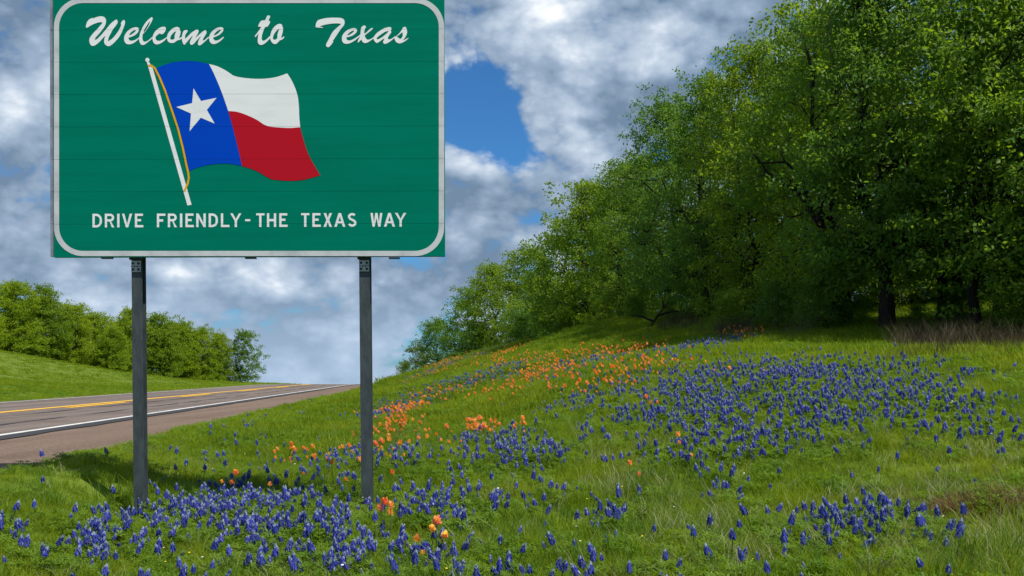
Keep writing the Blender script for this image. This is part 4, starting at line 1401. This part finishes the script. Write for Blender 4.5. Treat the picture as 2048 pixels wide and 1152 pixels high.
ORANGE_G = [((0, 560, 0, 1152), 'orange paintbrush among the bluebonnets between the sign posts', 'paintbrush flowers between the posts'),
            ((560, 735, 0, 1152), 'orange paintbrush in the grass just left of the right sign post', 'paintbrush flowers left of the right post'),
            ((735, 850, 960, 1152), 'orange paintbrush among bluebonnets in front of the right sign post', 'paintbrush flowers in front of the right post'),
            ((850, 1000, 960, 1152), 'orange paintbrush near the front edge among bluebonnets, right of the posts', 'paintbrush flowers at the front'),
            ((735, 900, 870, 960), 'orange paintbrush right beside the right sign post', 'paintbrush flowers beside the right post'),
            ((735, 900, 800, 870), 'orange paintbrush in the bright drift just past the right sign post', 'paintbrush flowers of the drift past the post'),
            ((900, 1100, 800, 960), 'orange paintbrush in the small clump in the green hollow', 'paintbrush flowers of the hollow'),
            ((1100, 1500, 800, 960), 'orange paintbrush in the clump among the bluebonnets of the bank', 'paintbrush flowers among the bank bluebonnets'),
            ((735, 1000, 0, 800), 'orange paintbrush in the far drift along the foot of the bank', 'paintbrush flowers of the far drift'),
            ((1420, 1560, 0, 700), 'orange paintbrush in the short row under the brown brush', 'paintbrush flowers under the brown brush'),
            ((1150, 1420, 0, 800), 'orange paintbrush in the drift at the upper edge of the bluebonnet patch', 'paintbrush flowers above the bluebonnet patch'),
            ((0, 2048, 0, 1152), 'orange paintbrush scattered high on the green slope', 'paintbrush flowers high on the slope')]


def individuals(D, parts_l, joined_l, name, groups, n_max, n_parts, sources):
    first = {}
    for rank, i in enumerate(D['order'][:n_max]):
        if D['big'][i] <= 0:
            break
        k = int(D['kind'][i])
        lab, grp = next((g_[1], g_[2]) for g_ in groups if g_[0][0] <= D['px'][i] <= g_[0][1] and g_[0][2] <= D['py'][i] <= g_[0][3])
        if rank < n_parts:
            if k not in first:
                root = link(name, None)
                kids = [link(pn, m_.mesh(pn, ms), root) for pn, (m_, ms) in parts_l[k].items()]
                first[k] = (root, kids)
            else:
                r0, k0 = first[k]
                root = r0.copy()
                COL.objects.link(root)
                for ch in k0:
                    c = ch.copy()
                    COL.objects.link(c)
                    c.parent = root
        else:
            root = link(name, joined_l[k])
        root.location = D['pos'][i]
        root.rotation_euler = D['rot'][i]
        s_ = float(D['s'][i])
        root.scale = (s_, s_, s_)
        tag(root, lab, 'flower', grp)
    rest = D['order'][n_max:]
    s3 = np.repeat(D['s'][rest][:, None], 3, 1)
    return rest, s3


rest, s3 = individuals(BF, LUPIN, LUPIN_J, 'bluebonnet', BLUE_G, 300, 300, None)
if len(rest):
    scatter('bluebonnet_field', source_set('bluebonnet_source', LUPIN_J), BF['pos'][rest], BF['rot'][rest], s3, BF['kind'][rest])
rest, s3 = individuals(OF, BRUSH, BRUSH_J, 'paintbrush', ORANGE_G, 300, 120, None)
if len(rest):
    scatter('paintbrush_field', source_set('paintbrush_source', BRUSH_J), OF['pos'][rest], OF['rot'][rest], s3, OF['kind'][rest])

def layer(y0, y1, dens, kinds, smin, smax, rng, keep=None):
    X, Y = cand(y0, y1, dens, rng)
    k = off_road(X, Y, -0.12 + 0.25 * vnoise(X * 1.3, Y * 1.3, 9))
    X, Y = X[k], Y[k]
    if keep is not None:
        k = rng.uniform(size=len(X)) < keep(X, Y)
        X, Y = X[k], Y[k]
    Z = ground(X, Y)
    n = len(X)
    s = rng.uniform(smin, smax, n) * (0.72 + 0.5 * vnoise(X * 0.8, Y * 0.8, 4))
    s *= 1 - 0.42 * np.clip(patch_density(BLUE_P, X, Y)[0] / 20, 0, 1)      # the grass is lower where the flowers stand
    s *= 0.45 + 0.55 * sstep(np.maximum(X - x_right(Y), x_left(Y) - X), 0, 2.2)      # mown short beside the road
    for xp in (-3.45, -1.36):
        s = s * (1 - 0.86 * np.exp(-((X - xp * Y / 9.26) / 0.22) ** 4 - ((Y - 8.85) / 0.62) ** 4))
    left = X < x_left(Y)
    s = np.where(left, s * 0.6, s)
    rot = np.stack([rng.normal(0, 0.10, n), rng.normal(0, 0.10, n), rng.uniform(0, 6.28, n)], 1)
    scl = np.stack([np.where(left | (s < 0.6), 0.9, 1.0), np.where(left | (s < 0.6), 0.9, 1.0), s], 1)
    return np.stack([X, Y, Z], 1), rot, scl, rng.choice(kinds, n)


# grass, lupin leaves, dry tufts
r = np.random.default_rng(77)


def lush(X, Y):
    return 0.10 + 0.9 * sstep(vnoise(X * 0.7, Y * 0.7, 41), 0.55, 0.8)


def silver(X, Y):
    Z = ground(X, Y)
    px, py = project(X, Y, Z)
    side = sstep(px, 1000, 1500) * sstep(py, 820, 940)
    return np.clip(0.12 + 0.95 * side * sstep(vnoise(X * 0.9, Y * 0.9, 43), 0.42, 0.7), 0, 1)


def shaded(X, Y):
    return np.ones(len(X))


merge('meadow_grass', GRASS_SET, [
    layer(4.6, 9, 95, [0, 1, 2, 3], 0.55, 1.0, r), layer(9, 16, 62, [0, 1, 2, 3], 0.6, 1.1, r), layer(16, 26, 30, [0, 1, 2, 3], 0.7, 1.15, r),
    layer(4.6, 16, 26, [4, 5], 0.7, 1.15, r, lush), layer(4.6, 18, 34, [6, 7], 0.7, 1.1, r, silver),
    layer(14, 34, 13, [8, 9], 0.8, 1.2, r), layer(34, 60, 8, [8, 9], 0.9, 1.3, r), layer(56, 128, 1.6, [10, 11], 0.7, 1.1, r),
])


def forb_keep(X, Y):
    d, *_ = patch_density(BLUE_P, X, Y, 0.15)
    return np.clip(d / 30.0, 0.09 + 0.2 * (vnoise(X * 1.4, Y * 1.4, 71) > 0.68), 1)


fl = []
for y0, y1, dn, sm in ((4.8, 12, 40, 0.9), (12, 24, 24, 1.15), (24, 50, 8, 1.5)):
    p_, ro, sc_, _ = layer(y0, y1, dn, [0], sm * 0.8, sm * 1.2, r, forb_keep)
    sc_[:, :2] *= sm
    sc_[:, 2] = sc_[:, 2] ** 0.5 * 0.85
    fl.append((p_, ro, sc_, r.integers(0, 3, len(p_))))
merge('bluebonnet_leaves', FORB_SET, fl)

# tall dry grass under the trees, rusty dead grass near the front
pts = []
for cx, cy, rx, ry, Y0, Y1, n, kinds in ((1960, 700, 150, 26, 16.5, 20.5, 120, (0, 1, 2)), (1470, 655, 60, 14, 25, 29, 60, (0, 1, 2)), (1370, 652, 60, 10, 31, 35, 50, (0, 1, 2)), (1850, 690, 80, 14, 19, 22, 40, (0, 1, 2)), (1590, 676, 50, 8, 23, 26, 14, (0, 1, 2))):
    Y = r.uniform(Y0, Y1, n)
    X = (r.normal(cx, rx * 0.6, n) - 1024) / F * Y
    pts.append((X, Y, r.choice(kinds, n), r.uniform(0.55, 1.2, n)))
n = 75
X, Y = r.normal(3.48, 0.20, n), r.normal(7.3, 0.13, n)
pts.append((X + (Y - 7.3) * 0.8, Y, r.choice((3, 4), n), r.uniform(0.6, 1.1, n)))
X, Y, K, sc_ = (np.concatenate([p_[i] for p_ in pts]) for i in range(4))
scatter('dry_grass', DRY_SET, np.stack([X, Y, ground(X, Y)], 1), np.stack([r.normal(0, .15, len(X)), r.normal(0, .15, len(X)), r.uniform(0, 6.28, len(X))], 1), np.stack([sc_, sc_, sc_], 1), K)

# little white and yellow meadow flowers
dm = MB()
WF = material('small_white_petals', (0.72, 0.72, 0.66), 0.6)
YF = material('small_yellow_petals', (0.80, 0.58, 0.03), 0.6)


def daisy(m_):
    mb = MB()
    mb.tube([(0, 0, 0), (0, 0, 0.22)], [0.0012, 0.001], 3, 1)
    for k in range(7):
        t = 6.28 * k / 7
        e = Vector((math.cos(t), math.sin(t), 0.25)) * 0.013
        s_ = Vector((-math.sin(t), math.cos(t), 0)) * 0.004
        c = Vector((0, 0, 0.22))
        mb.add([c, c + e * .6 + s_, c + e, c + e * .6 - s_], [(0, 1, 2, 3)], 0)
    return mb.mesh('small_flower', [m_, STEM_M])


X, Y = cand(5.2, 30, 2.2, r, 30)
k = off_road(X, Y, 1.0) & (X > x_right(Y)) & (r.uniform(size=len(X)) < 0.35 + 0.65 * (vnoise(X * .5, Y * .5, 61) > 0.55))
X, Y = X[k], Y[k]
n = len(X)
s_ = r.uniform(0.45, 0.8, n)
scatter('small_meadow_flowers', source_set('daisy_source', [daisy(WF), daisy(YF)]), np.stack([X, Y, ground(X, Y)], 1), np.stack([r.normal(0, .2, n), r.normal(0, .2, n), r.uniform(0, 6.28, n)], 1), np.stack([s_, s_, s_], 1), (r.uniform(size=n) < 0.3).astype(int))
